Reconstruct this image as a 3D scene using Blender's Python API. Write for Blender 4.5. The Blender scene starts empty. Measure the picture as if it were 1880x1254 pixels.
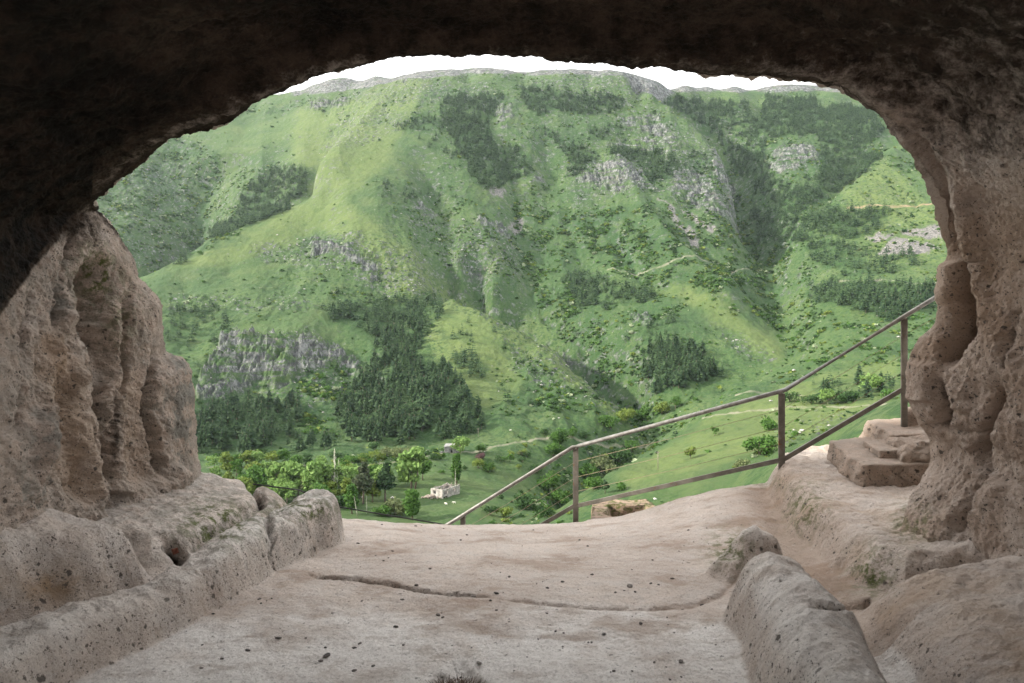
import bpy, math, random
import numpy as np
from mathutils import Vector
SC = bpy.context.scene
COL = SC.collection
# ------------------------------------------------------------------ camera, sky, sun, exposure
F = 1300.0                 # focal length in photo pixels (1880 wide)
EYE = 1.55
cam_d = bpy.data.cameras.new('camera'); cam = bpy.data.objects.new('camera', cam_d); COL.objects.link(cam)
cam_d.sensor_width = 36.0; cam_d.lens = 36.0*F/1880.0
cam_d.clip_start = 0.05; cam_d.clip_end = 6000
cam.location = (0, 0, EYE); cam.rotation_euler = (math.radians(90), 0, 0)
cam_d.dof.use_dof = True; cam_d.dof.focus_distance = 30.0; cam_d.dof.aperture_fstop = 5.6
SC.camera = cam
SUN_EL, SUN_AZ = 27.0, -97.0      # azimuth measured from +Y (view direction), negative = left
w = bpy.data.worlds.new('World'); SC.world = w; w.use_nodes = True
nt = w.node_tree; nt.nodes.clear()
out = nt.nodes.new('ShaderNodeOutputWorld'); bg = nt.nodes.new('ShaderNodeBackground')
sky = nt.nodes.new('ShaderNodeTexSky'); sky.sky_type = 'NISHITA'; sky.sun_disc = False
sky.sun_elevation = math.radians(SUN_EL); sky.sun_rotation = math.radians(SUN_AZ)
sky.air_density = 1.0; sky.dust_density = 3.0
mixc = nt.nodes.new('ShaderNodeMix'); mixc.data_type = 'RGBA'; mixc.inputs[0].default_value = 0.72
mixc.inputs[7].default_value = (17.0, 16.9, 16.6, 1)   # thin bright overcast
nt.links.new(sky.outputs[0], mixc.inputs[6]); nt.links.new(mixc.outputs[2], bg.inputs[0])
bg.inputs[1].default_value = 0.10
nt.links.new(bg.outputs[0], out.inputs[0])
sd = bpy.data.lights.new('sun', 'SUN'); sd.energy = 5.0; sd.angle = math.radians(2); sd.color = (1.0, 0.93, 0.80)
so = bpy.data.objects.new('sun', sd); COL.objects.link(so)
_e, _a = math.radians(SUN_EL), math.radians(SUN_AZ)
sdir = Vector((math.sin(_a)*math.cos(_e), math.cos(_a)*math.cos(_e), math.sin(_e)))
so.rotation_euler = sdir.to_track_quat('Z', 'Y').to_euler(); so.location = (0, 0, 60)
SC.view_settings.view_transform = 'Standard'; SC.view_settings.look = 'None'
SC.view_settings.exposure = 1.15; SC.view_settings.gamma = 1.0
SC.render.engine = 'CYCLES'
SC.cycles.use_denoising = True
SC.cycles.max_bounces = 8; SC.cycles.diffuse_bounces = 5; SC.cycles.volume_bounces = 1
SC.cycles.volume_step_rate = 4.0
SC.cycles.transparent_max_bounces = 8

# ------------------------------------------------------------------ numpy helpers
def P(px, py, d):
    return np.array([(px-940.0)/F*d, d, EYE-(py-627.0)/F*d])
def proj(v):
    d = np.maximum(v[..., 1], 1e-3)
    return 940.0+v[..., 0]/d*F, 627.0-(v[..., 2]-EYE)/d*F

_PERM = np.random.RandomState(1234).permutation(256).astype(np.int32); _PERM = np.r_[_PERM, _PERM, _PERM]
_G = np.array([[1,1,0],[-1,1,0],[1,-1,0],[-1,-1,0],[1,0,1],[-1,0,1],[1,0,-1],[-1,0,-1],[0,1,1],[0,-1,1],[0,1,-1],[0,-1,-1],[1,1,0],[-1,1,0],[0,-1,1],[0,-1,-1]], dtype=np.float32)
_A8 = np.arange(256)*math.pi*2/16
_G2 = np.stack([np.cos(_A8)*1.1, np.sin(_A8)*1.1], -1).astype(np.float32)
def perlin(x, y, z, seed=0):
    x = np.asarray(x, dtype=np.float64); y = np.asarray(y, dtype=np.float64)
    x0 = np.floor(x); y0 = np.floor(y); fx = (x-x0).astype(np.float32); fy = (y-y0).astype(np.float32)
    u = fx*fx*fx*(fx*(fx*6-15)+10); v = fy*fy*fy*(fy*(fy*6-15)+10)
    ix = (x0.astype(np.int64)+seed*31) & 255; iy = y0.astype(np.int64) & 255; ix1 = (ix+1) & 255; iy1 = (iy+1) & 255
    if np.ndim(z) == 0:
        zi = int(z*37+seed*7) & 255; r = 0
        for cx, dx, wx in ((ix, 0, 1-u), (ix1, 1, u)):
            px = _PERM[cx+zi]
            for cy, dy, wy in ((iy, 0, 1-v), (iy1, 1, v)):
                g = _G2[_PERM[px+cy]]; r = r + wx*wy*(g[..., 0]*(fx-dx)+g[..., 1]*(fy-dy))
        return r
    z = np.asarray(z, dtype=np.float64); z0 = np.floor(z); fz = (z-z0).astype(np.float32); t = fz*fz*fz*(fz*(fz*6-15)+10)
    iz = (z0.astype(np.int64)+seed*13) & 255; iz1 = (iz+1) & 255; r = 0
    for cx, dx, wx in ((ix, 0, 1-u), (ix1, 1, u)):
        px = _PERM[cx]
        for cy, dy, wy in ((iy, 0, 1-v), (iy1, 1, v)):
            pxy = _PERM[px+cy]; wxy = wx*wy; gxy = None
            for cz, dz, wz in ((iz, 0, 1-t), (iz1, 1, t)):
                g = _G[_PERM[pxy+cz] & 15]; r = r + wxy*wz*(g[..., 0]*(fx-dx)+g[..., 1]*(fy-dy)+g[..., 2]*(fz-dz))
    return r
def fbm(x, y, z, octs=4, seed=0, gain=0.5, ridged=False):
    a, s, r, n = 1.0, 1.0, 0, 0
    for o in range(octs):
        p = perlin(np.asarray(x)*s, np.asarray(y)*s, np.asarray(z)*s, seed+o*17)
        r = r + a*((1-2*np.abs(p)*1.3) if ridged else p); n += a
        a *= gain; s *= 2.03
    return r/n
def sstep(a, b, x):
    t = np.clip((x-a)/(b-a), 0, 1); return t*t*(3-2*t)
def in_poly(px, py, poly):
    poly = np.asarray(poly, float); r = np.zeros(px.shape, bool)
    j = len(poly)-1
    for i in range(len(poly)):
        xi, yi = poly[i]; xj, yj = poly[j]
        if yi != yj:
            r ^= ((yi > py) != (yj > py)) & (px < (xj-xi)*(py-yi)/(yj-yi)+xi)
        j = i
    return r
def seg_dist(px, py, pts):
    """distance to a polyline and running parameter 0..n-1"""
    best = np.full(px.shape, 1e9); par = np.zeros(px.shape)
    for i in range(len(pts)-1):
        ax, ay = pts[i][:2]; bx, by = pts[i+1][:2]
        L = (bx-ax)**2+(by-ay)**2
        t = np.clip(((px-ax)*(bx-ax)+(py-ay)*(by-ay))/max(L, 1e-9), 0, 1)
        d = np.hypot(px-ax-t*(bx-ax), py-ay-t*(by-ay))
        m = d < best; best[m] = d[m]; par[m] = (i+t)[m]
    return best, par

def mesh_np(name, verts, faces, mats=(), smooth=True, attrs=None, mat_idx=None):
    """faces: (n,k) int array or list of such arrays of different k"""
    me = bpy.data.meshes.new(name)
    if isinstance(faces, np.ndarray): faces = [faces]
    verts = np.asarray(verts, dtype=np.float32)
    tot = sum(len(f) for f in faces); loops = np.concatenate([f.ravel() for f in faces]).astype(np.int32)
    cnt = np.concatenate([np.full(len(f), f.shape[1]) for f in faces]).astype(np.int32)
    me.vertices.add(len(verts)); me.vertices.foreach_set('co', verts.ravel())
    me.loops.add(len(loops)); me.loops.foreach_set('vertex_index', loops)
    me.polygons.add(tot)
    st = np.zeros(tot, np.int32); st[1:] = np.cumsum(cnt)[:-1]
    me.polygons.foreach_set('loop_start', st)
    try: me.polygons.foreach_set('loop_total', cnt)
    except Exception: pass
    if mat_idx is not None: me.polygons.foreach_set('material_index', np.asarray(mat_idx, np.int32))
    me.polygons.foreach_set('use_smooth', np.full(tot, bool(smooth)))
    for m in mats: me.materials.append(m)
    for k, a in (attrs or {}).items():
        at = me.attributes.new(k, 'FLOAT', 'POINT'); at.data.foreach_set('value', np.asarray(a, np.float32).ravel())
    me.update(calc_edges=True)
    me.validate()
    return me
def link(name, me, parent=None, **props):
    o = bpy.data.objects.new(name, me); COL.objects.link(o)
    if parent is not None: o.parent = parent
    for k, v in props.items(): o[k] = v
    return o
def empty(name, loc, **props):
    o = bpy.data.objects.new(name, None); COL.objects.link(o); o.location = loc; o.empty_display_size = 0.3
    for k, v in props.items(): o[k] = v
    return o
def grid_faces(nr, nc):
    i = np.arange(nr*nc).reshape(nr, nc)
    return np.stack([i[:-1, :-1], i[:-1, 1:], i[1:, 1:], i[1:, :-1]], -1).reshape(-1, 4)

# ------------------------------------------------------------------ material helpers
class NT:
    def __init__(s, name):
        s.m = bpy.data.materials.new(name); s.m.use_nodes = True; s.t = s.m.node_tree; s.t.nodes.clear()
        s.out = s.t.nodes.new('ShaderNodeOutputMaterial'); s.b = s.t.nodes.new('ShaderNodeBsdfPrincipled')
        s.t.links.new(s.b.outputs[0], s.out.inputs[0]); s.b.inputs['Roughness'].default_value = 0.9
        try: s.b.inputs['Specular IOR Level'].default_value = 0.2
        except Exception: pass
        s.geo = s.t.nodes.new('ShaderNodeNewGeometry'); s.pos = s.geo.outputs['Position']
    def set(s, inp, v):
        if isinstance(v, bpy.types.NodeSocket): s.t.links.new(v, inp)
        elif isinstance(v, (tuple, list)) and len(v) == 3 and inp.type == 'RGBA': inp.default_value = (*v, 1)
        else: inp.default_value = v
    def noise(s, scale, detail=5, rough=0.55, vec=None, dist=0.0, color=False):
        n = s.t.nodes.new('ShaderNodeTexNoise'); n.inputs['Scale'].default_value = scale
        n.inputs['Detail'].default_value = detail; n.inputs['Roughness'].default_value = rough; n.inputs['Distortion'].default_value = dist
        s.t.links.new(vec if vec is not None else s.pos, n.inputs['Vector']); return n.outputs[1 if color else 0]
    def vor(s, scale, vec=None, out='Distance', rand=1.0, feature='F1'):
        n = s.t.nodes.new('ShaderNodeTexVoronoi'); n.feature = feature; n.inputs['Scale'].default_value = scale; n.inputs['Randomness'].default_value = rand
        s.t.links.new(vec if vec is not None else s.pos, n.inputs['Vector']); return n.outputs[out]
    def attr(s, name):
        n = s.t.nodes.new('ShaderNodeAttribute'); n.attribute_name = name; return n.outputs['Fac']
    def ramp(s, v, a, b, lo=0.0, hi=1.0):
        n = s.t.nodes.new('ShaderNodeMapRange'); n.interpolation_type = 'SMOOTHSTEP'
        s.set(n.inputs['Value'], v); s.set(n.inputs['From Min'], a); s.set(n.inputs['From Max'], b)
        n.inputs['To Min'].default_value = lo; n.inputs['To Max'].default_value = hi; return n.outputs[0]
    def math(s, op, a, b=0.0):
        n = s.t.nodes.new('ShaderNodeMath'); n.operation = op; s.set(n.inputs[0], a); s.set(n.inputs[1], b); return n.outputs[0]
    def mix(s, f, a, b, mode='MIX'):
        n = s.t.nodes.new('ShaderNodeMix'); n.data_type = 'RGBA'; n.blend_type = mode
        s.set(n.inputs[0], f); s.set(n.inputs[6], a); s.set(n.inputs[7], b); return n.outputs[2]
    def scalevec(s, v3, vec=None):
        n = s.t.nodes.new('ShaderNodeMapping'); s.t.links.new(vec if vec is not None else s.pos, n.inputs[0]); n.inputs['Scale'].default_value = v3; return n.outputs[0]
    def bump(s, h, strength=0.5, dist=0.02, prev=None):
        n = s.t.nodes.new('ShaderNodeBump'); n.inputs['Strength'].default_value = strength; n.inputs['Distance'].default_value = dist
        s.t.links.new(h, n.inputs['Height'])
        if prev is not None: s.t.links.new(prev, n.inputs['Normal'])
        s.t.links.new(n.outputs[0], s.b.inputs['Normal']); return n.outputs[0]
    def color(s, c): s.set(s.b.inputs['Base Color'], c)
    def rough(s, v): s.set(s.b.inputs['Roughness'], v)
    def sep(s, v):
        n = s.t.nodes.new('ShaderNodeSeparateXYZ'); s.t.links.new(v, n.inputs[0]); return n.outputs
# ------------------------------------------------------------------ terrain across the valley
ctrl = []
def C(s):
    for t in s.split():
        a = t.split(','); ctrl.append(P(float(a[0]), float(a[1]), float(a[2])))
def L(s, sub=1):          # crest / gully line, densified
    pts = [P(*[float(q) for q in t.split(',')]) for t in s.split()]
    for i in range(len(pts)-1):
        for k in range(sub+1): ctrl.append(pts[i]+(pts[i+1]-pts[i])*k/(sub+1))
    ctrl.append(pts[-1])
def H(s):                 # ground that dips out of sight behind a crest: pixel ray, distance, metres below the ray
    for t in s.split():
        a = [float(q) for q in t.split(',')]; p = P(a[0], a[1], a[2]); p[2] -= a[3]; ctrl.append(p)
def X(*pts):
    for p in pts: ctrl.append(np.array(p, float))
SKYL = "-100,215,1420 100,205,1400 300,192,1380 440,178,1350 540,165,1330 600,145,1310 640,138,1300 740,132,1240 800,126,1215 860,121,1200 900,122,1190 960,127,1180 1020,124,1175 1080,122,1170 1150,128,1160 1180,140,1180 1215,149,1210 1300,153,1260 1400,156,1280 1450,151,1280 1500,153,1280 1560,157,1270 1700,170,1250 1900,180,1240"
L(SKYL, 1)
for t in SKYL.split():
    p = P(*[float(q) for q in t.split(',')])
    s = p[0]/p[1]
    X((s*(p[1]+60), p[1]+60, p[2]+3), (s*(p[1]+400), p[1]+400, p[2]-5), (s*(p[1]+1100), p[1]+1100, p[2]-10))
C("640,166,1278 740,156,1222 860,146,1182 960,148,1165 1080,142,1155 1220,172,1195 1300,176,1240 1400,180,1258 1500,176,1255 1600,190,1240 560,180,1300 470,205,1300")
# left bowl, far gully and its rocky flank
C("450,240,1200 520,212,1240 600,200,1200 560,270,1080 480,290,1080 420,262,1150 350,235,1210 300,268,1150 640,190,1180")
L("400,285,1120 385,310,1090 372,350,1040 365,400,990 345,450,920 305,495,850 260,523,810 200,565,760 100,620,700")
C("300,300,1120 250,330,1060 200,370,1000 280,380,1010 320,345,1070 230,430,900 280,450,890 190,470,830 325,420,960 150,520,760 50,400,900 0,300,1100 0,500,750 -200,400,850 -300,250,1200")
C("430,305,1090 480,330,1050 425,370,1000 395,425,930 450,390,970 500,318,1060 540,322,1010 555,345,985")
L("740,140,1215 715,180,1140 690,205,1100 650,245,1030 610,290,960 585,325,905 568,365,855 520,395,822 480,413,800 420,432,775 380,450,755 320,487,715 262,523,680 200,560,650 120,610,600 0,670,560", 2)
H("620,285,1010,25 590,325,960,35 572,360,905,38 530,392,885,40 480,412,865,42 420,432,845,42 380,450,825,42 320,487,785,42 262,523,745,40 200,560,715,40 120,610,660,35")
C("520,385,965 470,408,955 430,420,935 380,438,915 330,478,870")
# smooth front slope
C("600,370,830 640,330,870 700,300,905 760,250,975 760,200,1050 800,175,1100 700,370,805 640,420,765 560,430,765 500,470,715 420,500,685 340,535,650 620,500,695 520,540,655 700,470,710 760,520,665 640,580,605 560,600,575 480,580,592 400,560,615 320,575,600 820,240,1000 820,300,930 720,250,980")
# crag and lower left
C("450,620,548 530,618,552 400,640,535 545,700,512 450,705,512 380,740,470 430,765,455 640,665,540 600,640,556 350,700,480 330,640,540")
C("400,780,425 360,830,378 480,800,402 560,780,420 560,725,478 620,720,470 640,800,400 700,760,432 780,760,432 740,685,495 700,620,545 760,580,595 820,560,625 860,700,480 860,785,415 780,822,370 700,825,362 620,825,362 500,835,350 250,800,400 250,850,350 100,800,420")
# valley floor
C("360,856,335 450,853,332 600,848,340 700,852,325 800,855,320 900,845,335 500,900,275 600,920,255 700,900,275 800,908,268 750,945,238 820,957,230 900,880,295 960,862,315 870,930,245 300,900,280 100,900,290 400,940,240 600,990,205")
# outcrop slope, second ridge and gully
C("820,380,845 880,402,825 760,420,785 840,460,745 900,500,712 920,430,800 780,340,880")
L("925,250,1010 935,300,950 945,345,905 950,400,850 956,460,785 990,530,715 1060,590,642 1110,640,590 1150,700,512 1200,747,455 1150,785,410 1090,820,370 1020,870,315 950,935,255 900,985,215", 1)
L("830,540,652 880,562,640 940,595,607 1000,625,585 1070,655,552 1130,700,502 1165,735,462", 1)
H("830,538,690,16 880,560,678,20 940,594,648,24 1000,624,622,25 1070,654,585,24 1130,699,535,20 1165,734,490,14")
C("835,535,735 885,556,715 945,588,690 1005,618,658 1075,645,618")
C("900,600,575 860,640,535 950,655,540 1000,700,492 930,720,472 1050,742,450 930,785,412 1000,795,400 1090,765,425 960,830,350")
C("1000,400,875 1000,470,805 1060,520,730 1100,450,805 1100,385,885 1180,450,785 1250,400,850 1300,470,765 1250,540,680 1350,520,700 1250,600,605 1300,655,552 1130,560,665 1250,690,512 1330,702,508 1200,660,540 1100,590,640")
L("1120,490,750 1180,515,712 1260,550,672 1350,600,610 1420,645,555 1440,670,525", 1)
L("1170,745,475 1240,735,480 1330,720,490 1400,690,515", 1)
# upper middle
C("870,250,1000 870,310,930 900,200,1070 960,215,1050 900,350,890 1000,255,1020 1050,205,1070 1120,190,1085 1000,330,935 1060,290,980 1100,310,965 1150,270,1020 1200,235,1055 1130,325,935 1150,365,895 1200,290,990 1280,320,955 1270,385,880 1200,380,880 1040,340,915")
L("915,195,1075 935,215,1045 925,235,1020 945,270,985 970,300,950", 1)
L("1160,165,1120 1230,205,1082 1290,250,1040 1330,285,1000 1346,330,940 1352,385,880", 1)
# big right gully and forest bowl
L("1300,225,1180 1350,270,1110 1372,310,1050 1382,350,1000 1388,400,930 1400,440,870 1420,490,790 1435,540,710 1445,600,625 1450,650,560", 1)
H("1165,165,1150,20 1235,205,1125,35 1295,250,1090,42 1336,285,1055,45 1352,330,985,42 1358,385,915,30")
C("1260,195,1190 1400,205,1200 1450,185,1235 1500,222,1150 1560,200,1190 1450,245,1110 1470,290,1035 1500,330,985 1450,330,985 1550,270,1060 1480,390,900 1430,375,935 1600,240,1080 1620,215,1130 1700,250,1050")
L("1640,268,950 1600,300,912 1555,340,868 1510,380,826 1460,425,790 1440,470,760", 1)
H("1640,268,1000,30 1600,300,960,35 1555,340,915,35 1510,380,870,30 1460,425,825,22")
C("1560,330,1000 1500,378,930")
C("1650,330,850 1700,380,785 1600,380,805 1560,420,765 1500,455,745 1650,430,735 1700,435,712 1600,480,675 1500,500,690 1700,500,625 1600,540,595 1500,565,605 1700,560,540 1600,600,525 1500,620,535 1680,640,460 1560,650,465 1500,680,440 1800,300,850 1900,400,750 1900,550,550 1850,650,420 2100,400,700 2100,650,400")
# right-hand grass hill in the valley
L("1065,905,238 1110,870,262 1160,838,290 1240,792,335 1300,768,360 1380,745,372", 1)
H("1065,905,262,12 1110,870,288,15 1160,838,315,15 1240,792,358,12")
C("1350,722,415 1450,692,430 1560,742,335 1650,730,335 1500,795,255 1400,805,262 1300,830,258 1200,860,255 1150,893,230 1200,893,212 1300,880,205 1420,850,215 1500,825,225 1600,765,285 1250,815,300 1450,755,345")
# bank below the cave
X((5.5, 9.5, -2.2), (8, 10, -1.5), (11, 14, 0.8), (14, 22, 1.0), (30, 60, -5), (24, 50, -8.5), (30, 90, -14), (55, 90, -6), (75, 140, -10))
X((0, 10.5, -4), (-5, 10.5, -4.2), (3, 10.5, -3.4), (-9, 10, -3.5), (0, 16, -9), (-8, 18, -11), (8, 18, -6.5), (-20, 40, -28), (0, 45, -26), (14, 45, -19), (-50, 100, -50), (0, 100, -47), (30, 110, -36), (-60, 170, -57), (0, 170, -56), (40, 160, -46), (-150, 200, -58), (-30, 40, -25), (-60, 60, -40), (60, 60, 6), (90, 90, 6), (140, 140, 12))
ctrl = np.array(ctrl)
def tps_fit(pts, vals, lam, power):
    n = len(pts); sc = np.abs(pts).max()
    A = pts/sc; K = np.hypot(A[:, None, 0]-A[None, :, 0], A[:, None, 1]-A[None, :, 1])**power
    K[np.arange(n), np.arange(n)] += lam
    Pm = np.c_[np.ones(n), A]; M = np.zeros((n+3, n+3)); M[:n, :n] = K; M[:n, n:] = Pm; M[n:, :n] = Pm.T
    sol = np.linalg.solve(M, np.r_[vals, 0, 0, 0]); return A, sol, sc, power
def tps_eval(fit, x, y):
    A, sol, sc, power = fit; x = x.ravel()/sc; y = y.ravel()/sc
    r = np.zeros(len(x)); n = len(A)
    for s in range(0, len(x), 40000):
        xs, ys = x[s:s+40000], y[s:s+40000]
        d = ((xs[:, None]-A[None, :, 0])**2+(ys[:, None]-A[None, :, 1])**2)**(power/2)
        r[s:s+40000] = d@sol[:n]+sol[n]+sol[n+1]*xs+sol[n+2]*ys
    return r
# merge near duplicates
q = np.round(ctrl[:, :2]/2.0).astype(int); _, ui = np.unique(q, axis=0, return_index=True); ctrl = ctrl[np.sort(ui)]
# fit in a space where distance is compressed far away (details grow with distance)
def warp_xy(x, y):
    r = np.hypot(x, y); k = np.log1p(r/60.0)*60.0/np.maximum(r, 1e-6)*4
    return x*k, y*k
wx, wy = warp_xy(ctrl[:, 0], ctrl[:, 1])
fit = tps_fit(np.c_[wx, wy], ctrl[:, 2], -0.0, 1.0)
NCV, NSIDE = 1000, 50
sv = np.r_[np.linspace(-1.05, -0.66, NSIDE, endpoint=False), np.linspace(-0.66, 0.66, NCV), np.linspace(0.66, 1.05, NSIDE+1)[1:]]
dv = np.r_[np.geomspace(10.6, 225, 110, endpoint=False), np.linspace(225, 560, 300, endpoint=False), np.linspace(560, 1330, 560, endpoint=False), np.linspace(1330, 1500, 25, endpoint=False), np.linspace(1500, 2400, 12)]
# base on coarse grid then bilinear up
cs = np.linspace(-1.05, 1.05, 420); cd = np.r_[np.geomspace(10.0, 200, 60, endpoint=False), np.linspace(200, 1500, 420, endpoint=False), np.linspace(1500, 2500, 12)]
CS, CD = np.meshgrid(cs, cd)
ax, ay = warp_xy(CS*CD, CD)
Zc = tps_eval(fit, ax, ay).reshape(CS.shape)
def bilin(Z, xs, ys, x, y):
    i = np.clip(np.searchsorted(xs, x)-1, 0, len(xs)-2); j = np.clip(np.searchsorted(ys, y)-1, 0, len(ys)-2)
    tx = np.clip((x-xs[i])/(xs[i+1]-xs[i]), 0, 1); ty = np.clip((y-ys[j])/(ys[j+1]-ys[j]), 0, 1)
    return (Z[j, i]*(1-tx)+Z[j, i+1]*tx)*(1-ty)+(Z[j+1, i]*(1-tx)+Z[j+1, i+1]*tx)*ty
S, D = np.meshgrid(sv, dv)
TX = S*D; TY = D
Z0 = bilin(Zc, cs, cd, S, D)
NR, NC = S.shape
# masks: pixel regions of the hillside carried onto the ground they lie on
def masks_for(px, py):
    wob = 34*fbm(px/40., py/40., 3.1, 5, 5, .65); wob2 = 28*fbm(px/40., py/40., 9.7, 5, 8, .65)
    return px+wob, py+wob2
tpx, tpy = proj(np.stack([TX, TY, Z0], -1)); mx, my = masks_for(tpx, tpy)
far = D > 180
CLIFF = [
 [(530,158),(640,140),(740,131),(740,150),(640,168),(540,178)],
 [(740,126),(860,119),(960,124),(960,136),(860,136),(740,152)],
 [(960,128),(1080,122),(1150,128),(1160,142),(1060,138),(960,140)],
 [(1150,130),(1215,148),(1240,175),(1215,185),(1160,165)],
 [(1215,146),(1400,152),(1560,154),(1700,168),(1700,182),(1560,168),(1400,170),(1215,168)],
 [(600,640),(660,650),(660,672),(640,676),(600,655)],
 [(410,618),(470,614),(540,640),(560,625),(620,632),(658,655),(655,672),(600,660),(560,690),(530,712),(470,705),(425,735),(400,760),(365,742),(362,700),(395,650)],
 [(1070,318),(1140,300),(1180,320),(1205,362),(1160,366),(1075,345)],
 [(1230,320),(1270,300),(1345,345),(1350,385),(1300,385),(1240,365)],
 [(1130,215),(1200,220),(1270,265),(1250,275),(1200,250),(1130,232)],
 [(1120,262),(1180,250),(1240,268),(1230,282),(1130,275)],
 [(1300,262),(1345,295),(1345,330),(1310,300)],
 [(905,200),(945,185),(950,215),(925,222),(940,235),(925,240),(905,220)],
 [(1400,282),(1440,262),(1500,275),(1505,300),(1440,303)],
 [(560,445),(600,455),(640,475),(700,470),(690,500),(620,490),(570,475)] ,
 [(870,400),(935,395),(940,425),(880,412)], [(755,370),(800,375),(790,395),(760,390)],
 [(850,470),(885,480),(890,495),(850,485)], [(1000,590),(1090,620),(1085,635),(1010,612)],
 [(1160,570),(1190,570),(1190,595),(1155,590)], [(975,300),(1005,310),(1000,325),(975,320)],
 [(480,180),(560,180),(555,192),(485,190)], [(570,185),(650,175),(640,190),(575,200)],
]
ROCKY = [[(1445,780),(1560,755),(1520,800),(1500,850),(1440,850)],   # grass and stones mixed
 [(170,345),(260,300),(330,290),(370,340),(365,400),(340,450),(260,470),(180,450)],
 [(440,450),(560,440),(720,450),(800,490),(780,530),(650,510),(480,480)],
 [(300,540),(430,540),(540,545),(600,570),(480,575),(310,575)],
 [(740,400),(830,390),(960,430),(960,480),(860,500),(760,450)],
 [(820,530),(1000,610),(1150,690),(1180,740),(1100,730),(980,640),(850,560)],
 [(930,620),(1060,690),(1110,740),(1020,730),(930,680)],
 [(600,150),(760,140),(900,150),(930,210),(800,190),(700,200),(620,180)],
 [(960,135),(1150,135),(1230,185),(1150,190),(960,160)],
 [(1040,300),(1200,290),(1220,370),(1050,370)],
 [(1180,200),(1350,290),(1370,400),(1240,390),(1200,280)],
 [(1300,590),(1380,620),(1420,650),(1400,670),(1320,640)],
 [(420,610),(560,600),(660,640),(660,690),(560,740),(400,760),(360,700)],
 [(640,220),(700,200),(760,220),(700,260),(600,300),(590,270)],
]
SCREE = [
 [(1205,372),(1215,375),(1290,445),(1280,450),(1235,405)], [(905,330),(928,332),(930,352),(915,350)], [(935,375),(952,378),(952,400),(938,395)],
 [(1240,385),(1265,392),(1320,420),(1310,425)], 
 [(1660,428),(1730,420),(1730,438),(1660,436)], [(1590,436),(1640,430),(1640,440),(1600,442)], [(1600,470),(1640,445),(1730,450),(1700,470)],
]
ROADS = [
 ([(1556,380),(1600,383),(1650,380),(1735,372)], 4.0, 2), ([(1115,488),(1180,490),(1290,492),(1400,488)], 2.2, 1),
 ([(820,832),(880,828),(940,812),(1010,792),(1080,776),(1130,765),(1200,757)], 3.0, 1), ([(380,858),(470,858),(560,856),(640,858),(720,848),(820,832)], 2.5, 1),
 ([(1290,765),(1380,755),(1450,750),(1550,748),(1650,742)], 2.6, 1), ([(1350,735),(1420,722),(1480,728)], 2.4, 1), ([(1660,428),(1735,420)], 6.0, 3),
 ([(1540,515),(1640,520),(1735,525)], 1.6, 1),
]
YELLOW = [[(620,380),(720,440),(830,528),(1000,612),(1170,730),(1120,742),(960,650),(800,565),(640,460),(560,410)],[(300,500),(480,415),(565,372),(600,290),(700,190),(740,135),(790,150),(730,260),(660,360),(600,420),(420,490)],[(540,200),(640,190),(740,130),(760,150),(700,250),(620,330),(540,310)], [(1180,510),(1300,540),(1440,640),(1420,660),(1280,570)], [(1130,870),(1300,770),(1500,690),(1650,660),(1640,740),(1400,830),(1150,900)], [(1520,340),(1620,290),(1735,400),(1735,500),(1600,500),(1560,380)], [(780,580),(900,600),(960,720),(880,760),(800,650)]]
def soft(polys, mx, my, base=None):
    m = np.zeros(mx.shape, np.float32)
    for p in polys:
        a = np.array(p); bb = (mx > a[:, 0].min()) & (mx < a[:, 0].max()) & (my > a[:, 1].min()) & (my < a[:, 1].max())
        if bb.any(): m[bb] = np.maximum(m[bb], in_poly(mx[bb], my[bb], p))
    return m
def blur(m, n=2):
    m = m.astype(np.float32)
    for _ in range(n):
        for axis in (0, 1):
            m = (np.roll(m, 1, axis)+2*m+np.roll(m, -1, axis))/4
    return m
tb0 = blur(soft(CLIFF[:5], tpx+.25*(mx-tpx), tpy+.25*(my-tpy))*far, 2)
cliff = np.maximum(tb0, blur(soft(CLIFF, mx, my)*far, 4)*sstep(-0.30, -0.08, fbm(TX/25, TY/25, Z0/14, 4, 31, .6))); rocky = blur(soft(ROCKY, mx, my)*far, 10); scree = blur(soft(SCREE, mx, my)*far, 1)
yellow = blur(soft(YELLOW, mx, my)*far, 25)
road = np.zeros(S.shape, np.float32); redd = np.zeros(S.shape, np.float32)
for pts, wd, kind in ROADS:
    a = np.array(pts); bb = (tpx > a[:, 0].min()-12) & (tpx < a[:, 0].max()+12) & (tpy > a[:, 1].min()-12) & (tpy < a[:, 1].max()+12) & far
    dd, _ = seg_dist(tpx[bb], tpy[bb], pts)
    wd *= .62; v = 1-sstep(wd*0.4, wd*1.0, dd)
    if kind == 2: redd[bb] = np.maximum(redd[bb], v)
    elif kind == 3: scree[bb] = np.maximum(scree[bb], v)
    else: road[bb] = np.maximum(road[bb], v)
# relief noise: gullies run down the slope (towards the valley, roughly -y)
gx = TX+25*fbm(TX/120, TY/120, 1.0, 3, 40); gy = TY+25*fbm(TX/120, TY/120, 7.0, 3, 41)
fade = sstep(215, 420, D)*(1-0.9*sstep(1290, 1400, D))*(1-.75*sstep(405, 455, Z0))
rid = fbm(gx/55, gy/150, 0.0, 4, 50, 0.5, True)
rid2 = fbm(gx/18, gy/34, 3.0, 4, 60, 0.55, True)
und = fbm(TX/90, TY/90, 5.0, 5, 70)
SMOOTH = [[(560,270),(700,230),(800,240),(800,330),(680,330),(700,440),(560,440),(480,520),(260,560),(300,500),(480,410)],[(340,240),(540,200),(620,220),(560,300),(420,300)],[(600,560),(700,600),(560,620),(420,600)],[(800,560),(900,600),(960,700),(880,800),(820,650)],[(1060,880),(1300,760),(1500,690),(1660,650),(1660,760),(1300,920)],[(1140,500),(1440,600),(1440,680),(1240,580)],[(380,840),(980,840),(900,1000),(380,1000)]]
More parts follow.
